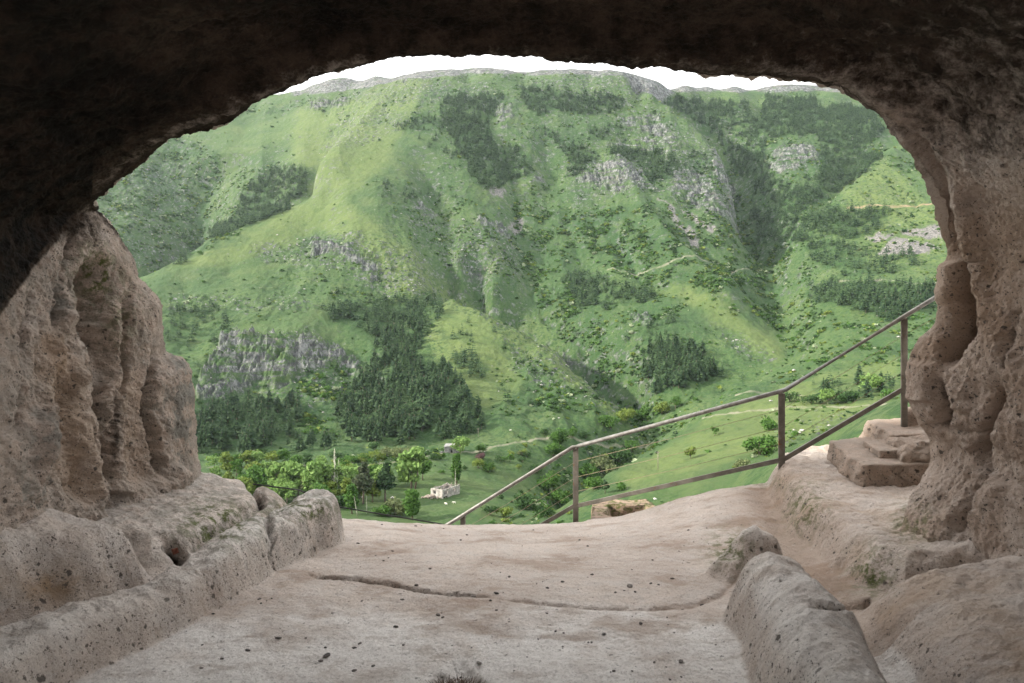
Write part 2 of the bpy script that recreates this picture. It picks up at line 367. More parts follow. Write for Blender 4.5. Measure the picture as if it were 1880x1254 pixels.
smooth = blur(soft(SMOOTH, tpx, tpy)*far, 22)
amp = 1.0-0.72*smooth
Z = Z0+fade*amp*(5.0*(rid-0.35)+1.3*(rid2-0.3))+fade*(0.5+.5*amp)*5*und
Z += (sstep(10, 40, D)*0.6+fade*0.4)*fbm(TX/6, TY/6, 2, 4, 75)*1.6
def carve(spec, amp, wid, lo=0.0):
    global Z
    pts = [P(*[float(q) for q in t.split(',')[:3]])[:2] for t in spec.split()]
    pts = np.array(pts); bb = (TX > pts[:, 0].min()-3*wid) & (TX < pts[:, 0].max()+3*wid) & (TY > pts[:, 1].min()-3*wid) & (TY < pts[:, 1].max()+3*wid)
    jx = gx[bb]-TX[bb]; dd, par = seg_dist(TX[bb]+jx*.6, TY[bb], [tuple(p) for p in pts])
    Z[bb] += 1.45*amp*np.exp(-np.abs(dd/wid)**1.4)*np.clip(par*1.5+lo, 0, 1)
carve("400,285,1120 385,310,1090 372,350,1040 365,400,990 345,450,920 305,495,850", -26, 38)
carve("560,360,905 530,392,885 480,412,865 420,432,845 380,450,825 320,487,785 262,523,745", -30, 40)
carve("925,250,1010 935,300,950 945,345,905 950,400,850 956,460,785 990,530,715 1060,590,642 1110,640,590 1150,700,512 1200,747,455 1150,785,410 1090,820,370 1020,870,315", -15, 24)
carve("1300,225,1180 1350,270,1110 1372,310,1050 1382,350,1000 1388,400,930 1400,440,870", -15, 42); carve("1400,440,870 1420,490,790 1435,540,710 1445,600,625", -4, 30, 1)
carve("1295,250,1090 1336,285,1055 1352,330,985 1358,385,915", -25, 38, 1)
carve("760,300,950 800,360,870 840,420,790 880,470,735", -9, 22)
carve("1010,260,1000 1020,330,935 1040,400,865 1060,470,790 1080,530,710", -10, 22)
carve("690,470,720 720,540,640 690,600,560 650,680,490 620,760,420", -11, 24)
carve("1160,165,1120 1230,205,1082 1290,250,1040 1330,285,1000 1346,330,940", 12, 26); carve("740,140,1215 715,180,1140 690,205,1100 650,245,1030 610,290,960 585,325,905 568,365,855 520,395,822 480,413,800 420,432,775 380,450,755 320,487,715 262,523,680", 7, 26)
carve("620,300,980 640,360,860 650,420,770 640,480,710", 7, 30)
carve("1120,280,1000 1160,350,910 1200,420,830 1260,490,750 1330,560,660", 9, 26)
carve("830,538,690 880,560,678 940,594,648 1000,624,622 1070,654,585 1130,699,535", -19, 26, 1)
carve("1100,420,850 1150,470,770 1190,530,700", -8, 18); carve("1270,420,820 1320,480,760 1380,540,700", -9, 20)
# rock: fluted columns, broken ledges
flut = fbm(TX/5.5, TY/28, Z0/40, 3, 80, 0.55, True); led = fbm(TX/30, TY/30, Z0/7, 3, 90, 0.5, True)
blk = fbm(TX/9, TY/9, Z0/9, 3, 95, 0.55, True)
topband = blur(soft(CLIFF[:5], tpx, tpy)*far, 6)
Z += cliff*(1-.93*topband)*(6.0*(flut-0.2)+4.5*(blk-0.2)) + rocky*(1.0-cliff)*(2.2*(blk-0.25))
crag = blur(soft([CLIFF[6]], mx, my)*far, 2); Z += crag*(6.0*fbm(TX/16, TY/16, 4, 4, 97, .55, True))
k_rim = sstep(415, 448, Z0)*(1-.0*cliff); Z = Z*(1-k_rim)+blur(Z, 45)*k_rim
# terraces in valley floor
tv = np.stack([TX, TY, Z], -1).reshape(-1, 3)
# lush: gully bottoms (concavity) -> darker green growth; left gully polygons also paint in its shade
Zb = blur(Z, 30); conc = sstep(0.4, 2.2, (Zb-Z))*fade
lush_shade = np.clip(0.7*conc+0.5*sstep(0.0, 0.35, fbm(TX/70, TY/70, 11, 4, 101))*fade, 0, 1)*(1-.85*smooth)
LUSH_SHADE = [[(150,300),(300,240),(400,280),(380,430),(300,500),(240,525),(150,450)],[(560,365),(590,320),(560,300),(470,310),(360,450),(400,445)],[(1340,230),(1600,200),(1620,300),(1500,380),(1440,480),(1380,440),(1350,330)],[(1300,262),(1345,295),(1350,390),(1240,395),(1270,300)],[(940,330),(1000,400),(1100,560),(1200,740),(1130,740),(1040,600),(960,480)],[(1000,380),(1330,400),(1420,500),(1440,620),(1300,560),(1080,470),(1000,440)],[(1130,570),(1240,570),(1200,660),(1180,760),(1120,640)],[(340,300),(400,300),(380,430),(300,500),(260,520),(330,430)],[(540,700),(640,660),(640,760),(560,800),(520,840)],[(900,900),(1060,830),(1200,760),(1260,780),(1080,900),(950,960)],[(400,420),(470,440),(380,470),(320,480)],[(380,820),(820,820),(820,850),(640,900),(380,880)]]
lush_shade = np.clip(lush_shade+0.55*blur(soft(LUSH_SHADE, mx, my)*far, 10), 0, 1)
# what is visible from the lookout (running horizon per column)
ang = (Z-EYE)/D; runmax = np.maximum.accumulate(ang, 0); vis = ang >= runmax-1e-4
Fq = grid_faces(NR, NC)

def mat_terrain():
    n = NT('hillside_grass'); p = n.pos
    n1 = n.noise(0.012, 6, 0.6); n2 = n.noise(0.09, 6, 0.65); n3 = n.noise(0.7, 5, 0.7); n4 = n.noise(0.035, 4, .6)
    g = n.mix(n.ramp(n1, 0.35, 0.65), (0.027, 0.060, 0.018), (0.051, 0.087, 0.025))
    g = n.mix(n.ramp(n4, 0.45, 0.7, 0, 0.6), g, (0.074, 0.100, 0.036))
    g = n.mix(n.math('MULTIPLY', n.attr('yellow'), 0.5), g, (0.112, 0.142, 0.042))
    g = n.mix(n.ramp(n2, 0.5, 0.68, 0, 0.5), g, (0.030, 0.070, 0.018))
    g = n.mix(n.math('MULTIPLY', n.attr('lush_shade'), n.ramp(n2, 0.33, 0.53)), g, (0.016, 0.046, 0.013))
    g = n.mix(n.ramp(n3, 0.45, 0.68, 0, 0.5), g, (0.078, 0.098, 0.045)); g = n.mix(n.math('MULTIPLY', n.ramp(n.noise(0.33, 6, .72), 0.50, 0.58, 0, 0.85), n.math('SUBTRACT', 1.0, n.math('MULTIPLY', n.attr('smooth'), .75))), g, (0.020, 0.050, 0.015))
    # stones
    r = n.mix(n.ramp(n.noise(0.14, 8, 0.75), 0.38, 0.60), (0.040, 0.042, 0.042), (0.175, 0.180, 0.175))
    r = n.mix(n.ramp(n.noise(0.06, 3, 0.6), 0.55, 0.75, 0, 0.4), r, (0.17, 0.135, 0.105))
    v = n.scalevec((.34, .34, 0.05)); r = n.mix(n.ramp(n.noise(1.0, 5, 0.75, v), 0.49, 0.56, 0, 0.85), r, (0.030, 0.032, 0.036))
    sx = n.sep(n.geo.outputs['True Normal'])[2]
    steep = n.math('MULTIPLY', n.ramp(sx, 0.80, 0.62), n.ramp(n.sep(p)[1], 170, 220))
    rk = n.math('MAXIMUM', n.math('MULTIPLY', n.attr('cliff'), n.ramp(n.math('ADD', n.noise(0.12, 6, .75), n.math('MULTIPLY', sx, -0.35)), 0.24, 0.31)), n.math('MULTIPLY', n.attr('rocky'), n.ramp(n.math('ADD', n.noise(0.3, 6, .75), n.math('MULTIPLY', sx, -0.2)), 0.385, 0.45)))
    led = n.noise(1.0, 5, .65, n.scalevec((.02, .02, .13)), 1.2); rk = n.math('MULTIPLY', rk, n.ramp(led, .58, .48))
    rk = n.math('MAXIMUM', rk, n.math('MULTIPLY', n.attr('topband'), n.ramp(n.noise(1.0, 5, .7, n.scalevec((.09, .09, .02))), .34, .48, .15, 1)))
    rk = n.math('MAXIMUM', rk, n.math('MULTIPLY', steep, n.ramp(n.noise(0.15, 5, .7), 0.5, 0.62, 0, 0.7)))
    c = n.mix(rk, g, r)
    c = n.mix(n.attr('scree'), c, n.mix(n.ramp(n.noise(0.6, 5, .8), .4, .6), (0.06, 0.06, 0.058), (0.18, 0.17, 0.16)))
    c = n.mix(n.math('MULTIPLY', n.attr('road'), n.ramp(n.noise(.08, 4, .7), .35, .6, .2, .65)), c, (0.23, 0.21, 0.165))
    c = n.mix(n.math('MULTIPLY', n.attr('redearth'), n.ramp(n.noise(.06, 4, .7), .35, .6, .15, .7)), c, (0.30, 0.20, 0.14))
    n.color(c); n.rough(0.95)
    b = n.bump(n.noise(0.45, 6, 0.75), 0.8, 1.6); n.bump(n.noise(2.5, 4, 0.7), 0.5, 0.3, b)
    return n.m
M_TERR = mat_terrain()
terr = link('hillside_terrain', mesh_np('hillside_terrain', tv, Fq, [M_TERR], True, dict(cliff=cliff, rocky=rocky, scree=scree, road=road, redearth=redd, lush_shade=lush_shade, yellow=yellow, smooth=smooth, topband=tb0)), kind='structure', label='steep green mountain slopes and valley floor seen through the cave mouth')
# ------------------------------------------------------------------ foliage
def mat_leaf(name, c1, c2, hue=None):
    n = NT(name)
    oi = n.t.nodes.new('ShaderNodeObjectInfo')
    t = n.math('ADD', n.attr('tint'), n.math('MULTIPLY', oi.outputs['Random'], 0.5))
    t = n.math('FRACT', t)
    c = n.mix(t, c1, c2)
    c = n.mix(n.ramp(n.noise(0.9, 3, 0.7), 0.35, 0.7, 0, 0.4), c, c1)
    n.color(c); n.rough(0.8)
    tr = n.t.nodes.new('ShaderNodeBsdfTranslucent'); n.t.links.new(c, tr.inputs[0])
    ms = n.t.nodes.new('ShaderNodeMixShader'); ms.inputs[0].default_value = 0.25
    n.t.links.new(n.b.outputs[0], ms.inputs[1]); n.t.links.new(tr.outputs[0], ms.inputs[2]); n.t.links.new(ms.outputs[0], n.out.inputs[0])
    return n.m
def mat_plain(name, c1, c2, scale=3.0, rough=0.9, bump=0.0, bd=0.02):
    n = NT(name); f = n.ramp(n.noise(scale, 6, 0.65), 0.35, 0.65); n.color(n.mix(f, c1, c2)); n.rough(rough)
    if bump: n.bump(n.noise(scale*3, 5, 0.7), bump, bd)
    return n.m
M_PINE = mat_leaf('pine_needles', (0.012, 0.034, 0.016), (0.058, 0.100, 0.038))
M_PINEB = mat_leaf('brown_pine_needles', (0.07, 0.075, 0.045), (0.05, 0.08, 0.04))
M_BARK = mat_plain('bark', (0.09, 0.07, 0.055), (0.20, 0.16, 0.13), 4, .95)
M_BRIGHT = mat_leaf('spring_leaves', (0.10, 0.185, 0.045), (0.17, 0.255, 0.075))
M_MID = mat_leaf('green_leaves', (0.038, 0.095, 0.017), (0.07, 0.14, 0.025))
M_DARK = mat_leaf('dark_shrub_leaves', (0.020, 0.054, 0.016), (0.044, 0.088, 0.022))
M_YEL = mat_leaf('yellow_green_leaves', (0.09, 0.14, 0.024), (0.14, 0.18, 0.038))
M_OLIVE = mat_leaf('olive_leaves', (0.09, 0.12, 0.045), (0.13, 0.15, 0.07))
M_RED = mat_leaf('dark_red_leaves', (0.07, 0.035, 0.04), (0.11, 0.06, 0.06))
M_PALE = mat_plain('pale_bare_twigs', (0.30, 0.30, 0.24), (0.42, 0.42, 0.34), 5)
M_BLOSS = mat_leaf('pale_blossom', (0.20, 0.25, 0.15), (0.28, 0.32, 0.20))

def pine_arrays(seed, h=12.0, tiers=9, br=7, sub=1, base=0.12, wid=0.22, droop=0.22):
    r = np.random.RandomState(seed); V = []; Fc = []; T = []
    lean = r.uniform(-.02, .02, 2)*h
    for t in range(tiers):
        f = base+(1-base)*(t+0.5*r.rand())/tiers; R = wid*h*(1-f)**0.75*(0.75+0.5*r.rand()) + 0.03*h
        z = f*h; nb = br if t < tiers-2 else max(3, br-3)
        for b in range(nb):
            a = 2*math.pi*(b+r.rand()*0.9)/nb+t*1.7; rr = R*(0.65+0.6*r.rand()); zz = z+r.uniform(-.03, .03)*h
            ca, sa = math.cos(a), math.sin(a); wdt = rr*0.42+0.015*h; up = r.uniform(-droop, 0.15)*rr
            cx, cy = lean[0]*f, lean[1]*f
            tint = r.rand()
            for k in range(sub):
                o = r.uniform(-0.25, 0.25, 3)*rr*(k > 0); s1 = r.uniform(0.6, 1.1)
                i = len(V)
                V += [(cx+o[0], cy+o[1], zz+0.10*rr+o[2]), (cx+ca*rr*.55-sa*wdt*.5*s1+o[0], cy+sa*rr*.55+ca*wdt*.5*s1+o[1], zz+up*.4-0.05*rr+o[2]),
                      (cx+ca*rr+o[0], cy+sa*rr+o[1], zz+up+o[2]), (cx+ca*rr*.55+sa*wdt*.5*s1+o[0], cy+sa*rr*.55-ca*wdt*.5*s1+o[1], zz+up*.4-0.05*rr+o[2]),
                      (cx+ca*rr*.5+o[0], cy+sa*rr*.5+o[1], zz+0.26*rr+up*.3+o[2])]
                Fc += [(i, i+1, i+4), (i+1, i+2, i+4), (i+2, i+3, i+4), (i+3, i, i+4)]; T += [tint]*5
    i = len(V); V += [(lean[0], lean[1], h*1.03), (0.03*h, 0, h*.86), (-.02*h, .03*h, h*.86), (-.02*h, -.03*h, h*.86)]; T += [.5]*4
    Fc += [(i, i+1, i+2), (i, i+2, i+3), (i, i+3, i+1)]
    return np.array(V, float), np.array(Fc), np.array(T)
def tube_arrays(pts, rad, n=7):
    pts = np.array(pts, float); V = []; Fc = []
    for i, p in enumerate(pts):
        d = pts[min(i+1, len(pts)-1)]-pts[max(i-1, 0)]; d /= np.linalg.norm(d)+1e-9
        u = np.cross(d, (0.31, 0.95, 0.1) if abs(d[2]) > .5 else (0, 0, 1)); u /= np.linalg.norm(u); v = np.cross(d, u)
        for k in range(n):
            a = 2*math.pi*k/n; V.append(p+rad[i]*(math.cos(a)*u+math.sin(a)*v))
    for i in range(len(pts)-1):
        for k in range(n): Fc.append((i*n+k, i*n+(k+1) % n, (i+1)*n+(k+1) % n, (i+1)*n+k))
    Fc.append(tuple([k for k in range(n)][::-1][:4])) if n == 4 else None
    V = np.array(V); Fc = np.array([f for f in Fc if f is not None])
    m = len(V); V = np.r_[V, pts[:1], pts[-1:]]
    tr = [(k+1 if k+1 < n else 0, k, m) for k in range(n)]; L0 = (len(pts)-1)*n
    tr += [(L0+k, L0+(k+1) % n, m+1) for k in range(n)]
    return V, [Fc, np.array(tr)]
def join_arrays(lst):
    V = []; F4 = []; F3 = []; o = 0
    for v, fs in lst:
        V.append(v)
        for f in (fs if isinstance(fs, list) else [fs]):
            (F4 if f.shape[1] == 4 else F3).append(f+o)
        o += len(v)
    return np.concatenate(V), [np.concatenate(q) for q in (F4, F3) if q]
def crown_arrays(seed, blobs, nleaf, size, shell=0.55, flat=1.0):
    """leaf clumps spread through ellipsoids; blobs: (x,y,z,rx,ry,rz)"""
    r = np.random.RandomState(seed); vol = np.array([b[3]*b[4]*b[5] for b in blobs])**(2/3.); cnt = np.maximum((vol/vol.sum()*nleaf).astype(int), 3)
    V = []; T = []
    for b, c in zip(blobs, cnt):
        d = r.normal(size=(c, 3)); d /= np.linalg.norm(d, axis=1)[:, None]; rr = (shell+(1-shell)*r.rand(c))**1.0
        rr *= 1+0.18*np.sin(d[:, 0]*5+seed)*np.cos(d[:, 1]*4+d[:, 2]*5+seed)
        ctr = np.array(b[:3])+d*rr[:, None]*np.array(b[3:6])
        n = d+r.normal(size=(c, 3))*0.7; n /= np.linalg.norm(n, axis=1)[:, None]
        u = np.cross(n, r.normal(size=(c, 3))); u /= np.linalg.norm(u, axis=1)[:, None]; v = np.cross(n, u)
        s = size*r.uniform(0.55, 1.35, (c, 1))
        q = np.stack([ctr-u*s*.9, ctr+v*s*.55+n*s*.15, ctr+u*s, ctr-v*s*.6-n*s*.1], 1)
        V.append(q.reshape(-1, 3)); T.append(np.repeat(np.clip(0.5+0.28*r.normal(size=c)+0.1*np.sin(b[0]*7), 0, .98), 4))
    V = np.concatenate(V); T = np.concatenate(T); Fc = np.arange(len(V)).reshape(-1, 4)
    return V, Fc, T
def instance_arrays(protos, pos, rot, scl, which, tint=None):
    """merge copies of small prototypes into one mesh"""
    VV, FF, TT = [], [], []; off = 0
    for k, (v, f, t) in enumerate(protos):
        m = which == k
        if not m.any(): continue
        p, r, s = pos[m], rot[m], scl[m]
        c, sn = np.cos(r)[:, None], np.sin(r)[:, None]
        x = v[None, :, 0]*s[:, :1]; y = v[None, :, 1]*s[:, 1:2]; z = v[None, :, 2]*s[:, 2:3]
        X_ = x*c-y*sn+p[:, :1]; Y_ = x*sn+y*c+p[:, 1:2]; Z_ = z+p[:, 2:3]
        VV.append(np.stack([X_, Y_, Z_], -1).reshape(-1, 3))
        FF.append((f[None]+(np.arange(len(p))*len(v))[:, None, None]+off).reshape(-1, f.shape[1]))
        tt = np.repeat((t[None]*.5+(tint[m] if tint is not None else 0.5*np.random.RandomState(k).rand(len(p)))[:, None]), 1, axis=0) % 1.0
        TT.append(tt.ravel()); off += len(p)*len(v)
    return np.concatenate(VV), np.concatenate(FF), np.concatenate(TT)
def ground(x, y):
    return bilin(Z, sv, dv, np.asarray(x)/np.asarray(y), np.asarray(y))
def hit(px, py):
    """first ground point seen along the ray through a photo pixel"""
    s = (px-940.0)/F; t = -(py-627.0)/F
    j = int(np.clip(np.searchsorted(sv, s), 0, NC-1)); rows = np.where(runmax[:, j] >= t)[0]; rows = rows[dv[rows] > 150]
    i = rows[0] if len(rows) else NR-1
    d = dv[i]; return np.array([s*d, d, float(ground(s*d, d))])

PINE_STANDS = [  # polygon, spacing m, height m, phrase
 ([(505,308),(560,315),(568,345),(530,385),(480,408),(430,425),(385,440),(380,425),(430,405),(440,370),(470,330)], 5.0, 12, 'behind the crest of the left spur'),
 ([(300,480),(370,445),(380,440),(340,480),(290,505)], 9.0, 10, 'behind the crest of the left spur'),
 ([(820,178),(925,175),(928,190),(900,230),(905,265),(950,275),(975,300),(975,320),(930,335),(915,355),(870,335),(845,290),(830,250),(812,230),(805,200)], 5.0, 12, 'high on the middle of the mountain'),
 ([(720,235),(790,212),(820,225),(810,245),(760,240),(725,242)], 7.0, 10, 'high on the middle of the mountain'),
 ([(765,255),(810,250),(840,280),(835,300),(790,270)], 8.0, 10, 'high on the middle of the mountain'),
 ([(955,160),(1000,168),(1080,170),(1150,183),(1155,195),(1100,215),(1040,205),(1000,212),(985,215),(960,190)], 5.2, 12, 'just under the summit cliffs'),
 ([(995,220),(1020,250),(1060,270),(1100,285),(1095,300),(1050,328),(1035,330),(1045,290),(1010,260),(990,235)], 5.5, 12, 'high on the middle of the mountain'),
 ([(1070,240),(1140,228),(1140,250),(1090,262)], 7.0, 11, 'high on the middle of the mountain'),
 ([(1115,262),(1180,265),(1230,285),(1265,310),(1265,325),(1225,330),(1180,335),(1175,300),(1120,287)], 5.2, 12, 'above the grey fluted cliff'),
 ([(1265,270),(1290,280),(1330,335),(1300,320),(1260,290)], 7.0, 11, 'above the grey fluted cliff'),
 ([(1210,180),(1370,188),(1385,220),(1397,225),(1405,175),(1500,183),(1510,205),(1530,190),(1600,205),(1625,240),(1580,280),(1600,285),(1620,290),(1600,308),(1540,350),(1500,372),(1470,392),(1460,412),(1378,412),(1370,395),(1385,350),(1345,312),(1340,285),(1300,235),(1250,212)], 5.0, 12, 'in the big wooded ravine on the right'),
 ([(1385,415),(1440,410),(1530,385),(1640,385),(1630,400),(1600,430),(1560,442),(1540,428),(1470,447),(1390,452)], 5.5, 12, 'below the red earth road cut'),
 ([(1480,450),(1530,440),(1580,460),(1680,465),(1690,490),(1600,510),(1540,505),(1490,480)], 6.5, 11, 'on the right slope below the quarry'),
 ([(1480,518),(1600,520),(1720,530),(1720,560),(1640,592),(1580,572),(1480,552)], 5.0, 12, 'on the right slope above the handrail'),
 ([(1045,500),(1090,505),(1140,525),(1210,540),(1180,555),(1110,568),(1060,570),(1045,530)], 5.2, 12, 'on the middle of the slope above the gully'),
 ([(1180,640),(1240,635),(1300,655),(1330,690),(1330,705),(1270,705),(1220,728),(1180,715)], 4.8, 12.5, 'at the foot of the middle gully'),
 ([(1180,600),(1240,575),(1250,600),(1200,640),(1120,660),(1120,640)], 8, 10, 'at the foot of the middle gully'),
 ([(590,565),(650,555),(740,552),(800,548),(815,575),(790,600),(770,645),(700,665),(680,640),(660,600),(600,590)], 5.6, 12.5, 'on the slope above the rocky crag'),
 ([(650,685),(720,655),(780,658),(840,700),(860,740),(888,775),(882,795),(800,812),(700,812),(620,805),(615,765),(650,720)], 5.6, 13, 'in the large stand above the stone shed'),
 ([(340,765),(430,745),(520,748),(560,742),(550,780),(520,812),(450,835),(340,835)], 5.6, 13, 'at the foot of the rocky crag'),
 ([(480,790),(600,800),(640,832),(540,842)], 9, 10, 'at the foot of the rocky crag'),
 ([(300,562),(440,562),(440,590),(310,600)], 7.5, 10, 'on the grassy bench above the crag'),
 ([(300,600),(360,592),(360,645),(320,652)], 8, 11, 'on the grassy bench above the crag'),
 ([(385,600),(420,590),(425,620),(390,632)], 6, 11, 'on the grassy bench above the crag'),
 ([(830,650),(870,650),(900,680),(885,697),(840,680)], 5.5, 10, 'in the small clumps right of the large stand'),
 ([(800,605),(870,612),(865,628),(810,622)], 8, 9, 'in the small clumps right of the large stand'),
 ([(680,335),(740,342),(830,345),(850,365),(760,372),(700,372)], 9, 9, 'scattered on the open upper slope'),
 ([(580,500),(720,480),(740,520),(700,545),(600,540)], 15, 9, 'scattered on the open upper slope'),
 ([(900,700),(1180,720),(1160,790),(900,760)], 15, 8, 'scattered on the slope above the track'),
 ([(860,560),(1060,660),(1000,700),(860,620)], 26, 8, 'scattered on the slope above the track'),
 ([(1490,705),(1570,690),(1640,700),(1640,735),(1500,745)], 8, 9, 'along the terrace behind the middle post'),
 ([(980,520),(1040,500),(1040,600),(960,560)], 14, 8, 'on the middle of the slope above the gully'),
]
CLEAR = [[(1410,258),(1500,245),(1512,300),(1480,340),(1455,345),(1420,330),(1400,285)], [(1338,248),(1372,255),(1370,272),(1345,266)], [(1385,370),(1410,355),(1425,385),(1400,400)]]
rng = np.random.RandomState(7)
tpx2, tpy2 = proj(tv.reshape(NR, NC, 3))
wpx = tpx2+10*fbm(tpx2/22., tpy2/22., 2.2, 3, 205); wpy = tpy2+10*fbm(tpx2/22., tpy2/22., 8.8, 3, 208)
cw = np.gradient(sv)[None, :]*D; cd_ = np.gradient(dv)[:, None]; AREA = cw*cd_
visz = blur(vis.astype(np.float32), 3) > 0.02
def scatter(mask_prob):
    """pick terrain cells with the given expected count per cell, return jittered xy"""
    k = rng.rand(*mask_prob.shape) < mask_prob
    i, j = np.where(k); s = sv[j]+(rng.rand(len(j))-.5)*np.gradient(sv)[j]; d = dv[i]+(rng.rand(len(i))-.5)*np.gradient(dv)[i]
    return s*d, d, i, j
clear = np.zeros(S.shape, bool)
for p in CLEAR: clear |= in_poly(wpx, wpy, p)
px_, py_, ph_, pl_ = [], [], [], []
standmask = np.zeros(S.shape, np.float32)
for k, (poly, sp, h, ph) in enumerate(PINE_STANDS):
    m = in_poly(wpx, wpy, poly) & far & visz & ~clear & (cliff < 0.5)
    standmask = np.maximum(standmask, m*(6.0/sp))
    sp = sp*.96 if (h >= 12 and sp < 5.4) else sp; x, y, i, j = scatter(m*AREA/(sp*sp)*(0.75+0.5*(fbm(TX/20, TY/20, 1, 2, 333) > -0.05)))
    if len(x):
        # thin trees closer than 0.55 spacing
        order = rng.permutation(len(x)); cell = {}; keep = []
        for q in order:
            c = (int(x[q]/(sp*.7)), int(y[q]/(sp*.7)))
            if c in cell: continue
            cell[c] = 1; keep.append(q)
        x, y = x[keep], y[keep]
        px_.append(x); py_.append(y); ph_.append(h*rng.uniform(0.5, 1.3, len(x))); pl_.append(np.full(len(x), k))
# lone pines over the open slopes
x, y, i, j = scatter((far & visz & (D < 900) & (cliff < .3))*AREA/(75.0**2)*(0.3+lush_shade)); px_.append(x); py_.append(y); ph_.append(rng.uniform(4, 8, len(x))); pl_.append(np.full(len(x), -1))
lush_shade = np.clip(np.maximum(lush_shade, 0.6*blur(np.minimum(standmask, 1), 2)), 0, 1); terr.data.attributes['lush_shade'].data.foreach_set('value', lush_shade.ravel().astype(np.float32))
PX, PY, PH, PL = map(np.concatenate, (px_, py_, ph_, pl_))
PZ = ground(PX, PY)-0.3
app = PH/PY
order = np.argsort(-app); near_i, far_i = order[:296], order[296:]
print('pines', len(PX))
PINE_PROTOS = [pine_arrays(s, [1.0, .85][s % 2], 7, 6, 1, [0.06, .16][s % 2], [0.24, .34][s % 2]) for s in range(5)]
v, f, t = instance_arrays(PINE_PROTOS, np.c_[PX, PY, PZ][far_i], rng.rand(len(far_i))*6.28, np.c_[PH*rng.uniform(.85, 1.2, len(PX)), PH*rng.uniform(.85, 1.2, len(PX)), PH][far_i], rng.randint(0, 5, len(far_i)), rng.rand(len(far_i))*.5)
link('pine_forest', mesh_np('pine_forest', v, f, [M_PINE], False, dict(tint=t)), kind='stuff', label='dark pine woods covering patches of the distant mountainside', category='forest')
def thing(name, loc, label, cat, group=None, rz=0.0, scale=1.0):
    o = empty(name, loc, label=label, category=cat)
    if group: o['group'] = group
    o.rotation_euler = (0, 0, rz); o.scale = (scale,)*3 if np.isscalar(scale) else scale
    return o
def part(name, me, parent, **kw):
    return link(name, me, parent, **kw)
PINE_ME = []
for s in range(6):
    v, f, t = pine_arrays(100+s, [1.0, .84][s % 2], 13, 9, 2, [0.10, .24][s % 2], [0.215, .33][s % 2]); me = mesh_np('pine_crown', v, f, [M_PINE], False, dict(tint=t))
    tvv, tf = tube_arrays([(0, 0, -.03), (0.004, 0, .3), (0, .003, .9)], [.018, .013, .004], 6); tm = mesh_np('pine_trunk', tvv, tf, [M_BARK])
    PINE_ME.append((me, tm))
lone_names = 'small lone pine on the open grass of the hillside'
for q in near_i:
    k = int(PL[q])
    lab = ('dark green pine tree standing ' + (PINE_STANDS[k][3] if PINE_STANDS[k][3].startswith(('in ', 'at ', 'on ', 'above', 'below', 'just', 'high', 'behind', 'along', 'scattered')) else 'in ' + PINE_STANDS[k][3])) if k >= 0 else 'dark pine tree standing alone on the open grass slope'
    grp = ('pines ' + PINE_STANDS[k][3]) if k >= 0 else 'lone pines on the open slopes'
    h = float(PH[q]); wv = h*rng.uniform(.85, 1.2)
    o = thing('pine_tree', (PX[q], PY[q], PZ[q]), lab, 'pine tree', grp, rng.rand()*6.28, (wv, wv, h))
    cm, tm = PINE_ME[rng.randint(6)]; part('crown', cm, o); part('trunk', tm, o)
# shrubs
def shrub_arrays(seed, n=13, size=0.42):
    r = np.random.RandomState(seed); bl = [(0, 0, .30, .42, .42, .34)]+[(r.uniform(-.3, .3), r.uniform(-.3, .3), r.uniform(.15, .4), .25, .25, .25) for _ in range(2)]
    v, f, t = crown_arrays(seed, bl, n, size, 0.5); v[:, 2] = np.maximum(v[:, 2], -.02); return v, f, t
SH = [shrub_arrays(s) for s in range(5)]
BUSHY = [([(1060,380),(1330,400),(1420,500),(1430,600),(1200,560),(1080,470),(1000,440),(960,400)], 1.0), ([(940,330),(1040,350),(1000,500),(1060,560),(1180,600),(1250,560),(1230,700),(1200,760),(1130,740),(1040,620),(950,480)], 1.2),
 ([(980,880),(1060,830),(1130,780),(1220,740),(1310,760),(1240,790),(1100,880),(1040,960),(900,1000),(900,930)], 2.2), ([(1350,480),(1480,430),(1500,600),(1560,660),(1440,640),(1400,560)], 1.2),
 ([(330,290),(480,310),(440,370),(390,430),(280,500),(240,520),(330,430),(370,360)], 0.8), ([(500,740),(560,700),(640,660),(670,680),(610,760),(600,820),(500,830)], 1.6), ([(560,470),(760,460),(800,520),(600,560)], .5),
 ([(900,640),(1040,680),(1130,740),(1060,770),(920,760)], 1.1), ([(1400,760),(1560,700),(1640,700),(1500,870),(1380,860)], 1.4), ([(1540,600),(1735,560),(1735,700),(1600,700)], 1.2), ([(1560,330),(1640,280),(1735,400),(1735,500),(1560,460)], 1.2),
 ([(740,380),(860,360),(950,420),(950,520),(820,500)], .9), ([(380,815),(680,818),(820,835),(820,858),(560,850),(380,850)], .9), ([(880,130),(1220,180),(1300,300),(1200,330),(960,260)], .5)]
dens = 0.05*(1-.8*smooth)+0.55*lush_shade*(fade > 0.1)*(1-.6*smooth)
for p, k in BUSHY: dens = np.where(in_poly(wpx, wpy, p), np.maximum(dens, 0.35*k+dens*k), dens)
clump = sstep(-0.12, 0.22, fbm(TX/22, TY/22, 6, 4, 301, .6)); dens = dens*clump*1.6
dens *= np.where(soft(YELLOW, tpx2, tpy2) > 0, 0.35, 1.0)*(standmask < .5)*(cliff < .6)*(road < .1)*(redd < .1)*visz*(D < 1320)
dens *= np.where(in_poly(tpx2, tpy2, [(330,860),(990,860),(960,1000),(330,1000)]), 0.25, 1.0)
x, y, i, j = scatter(dens*far*AREA/5.0)
print('shrubs', len(x))
sz = rng.gamma(2.2, 0.55, len(x))*(0.8+0.6*lush_shade[i, j])+0.6; sz = np.minimum(sz, 5.0)*np.clip(0.45+D[i, j]/900, .5, 1.1)
sx_, sy_, sz_ = x, y, ground(x, y)-0.12*sz
kind = rng.choice(4, len(x), p=[.42, .36, .16, .06])
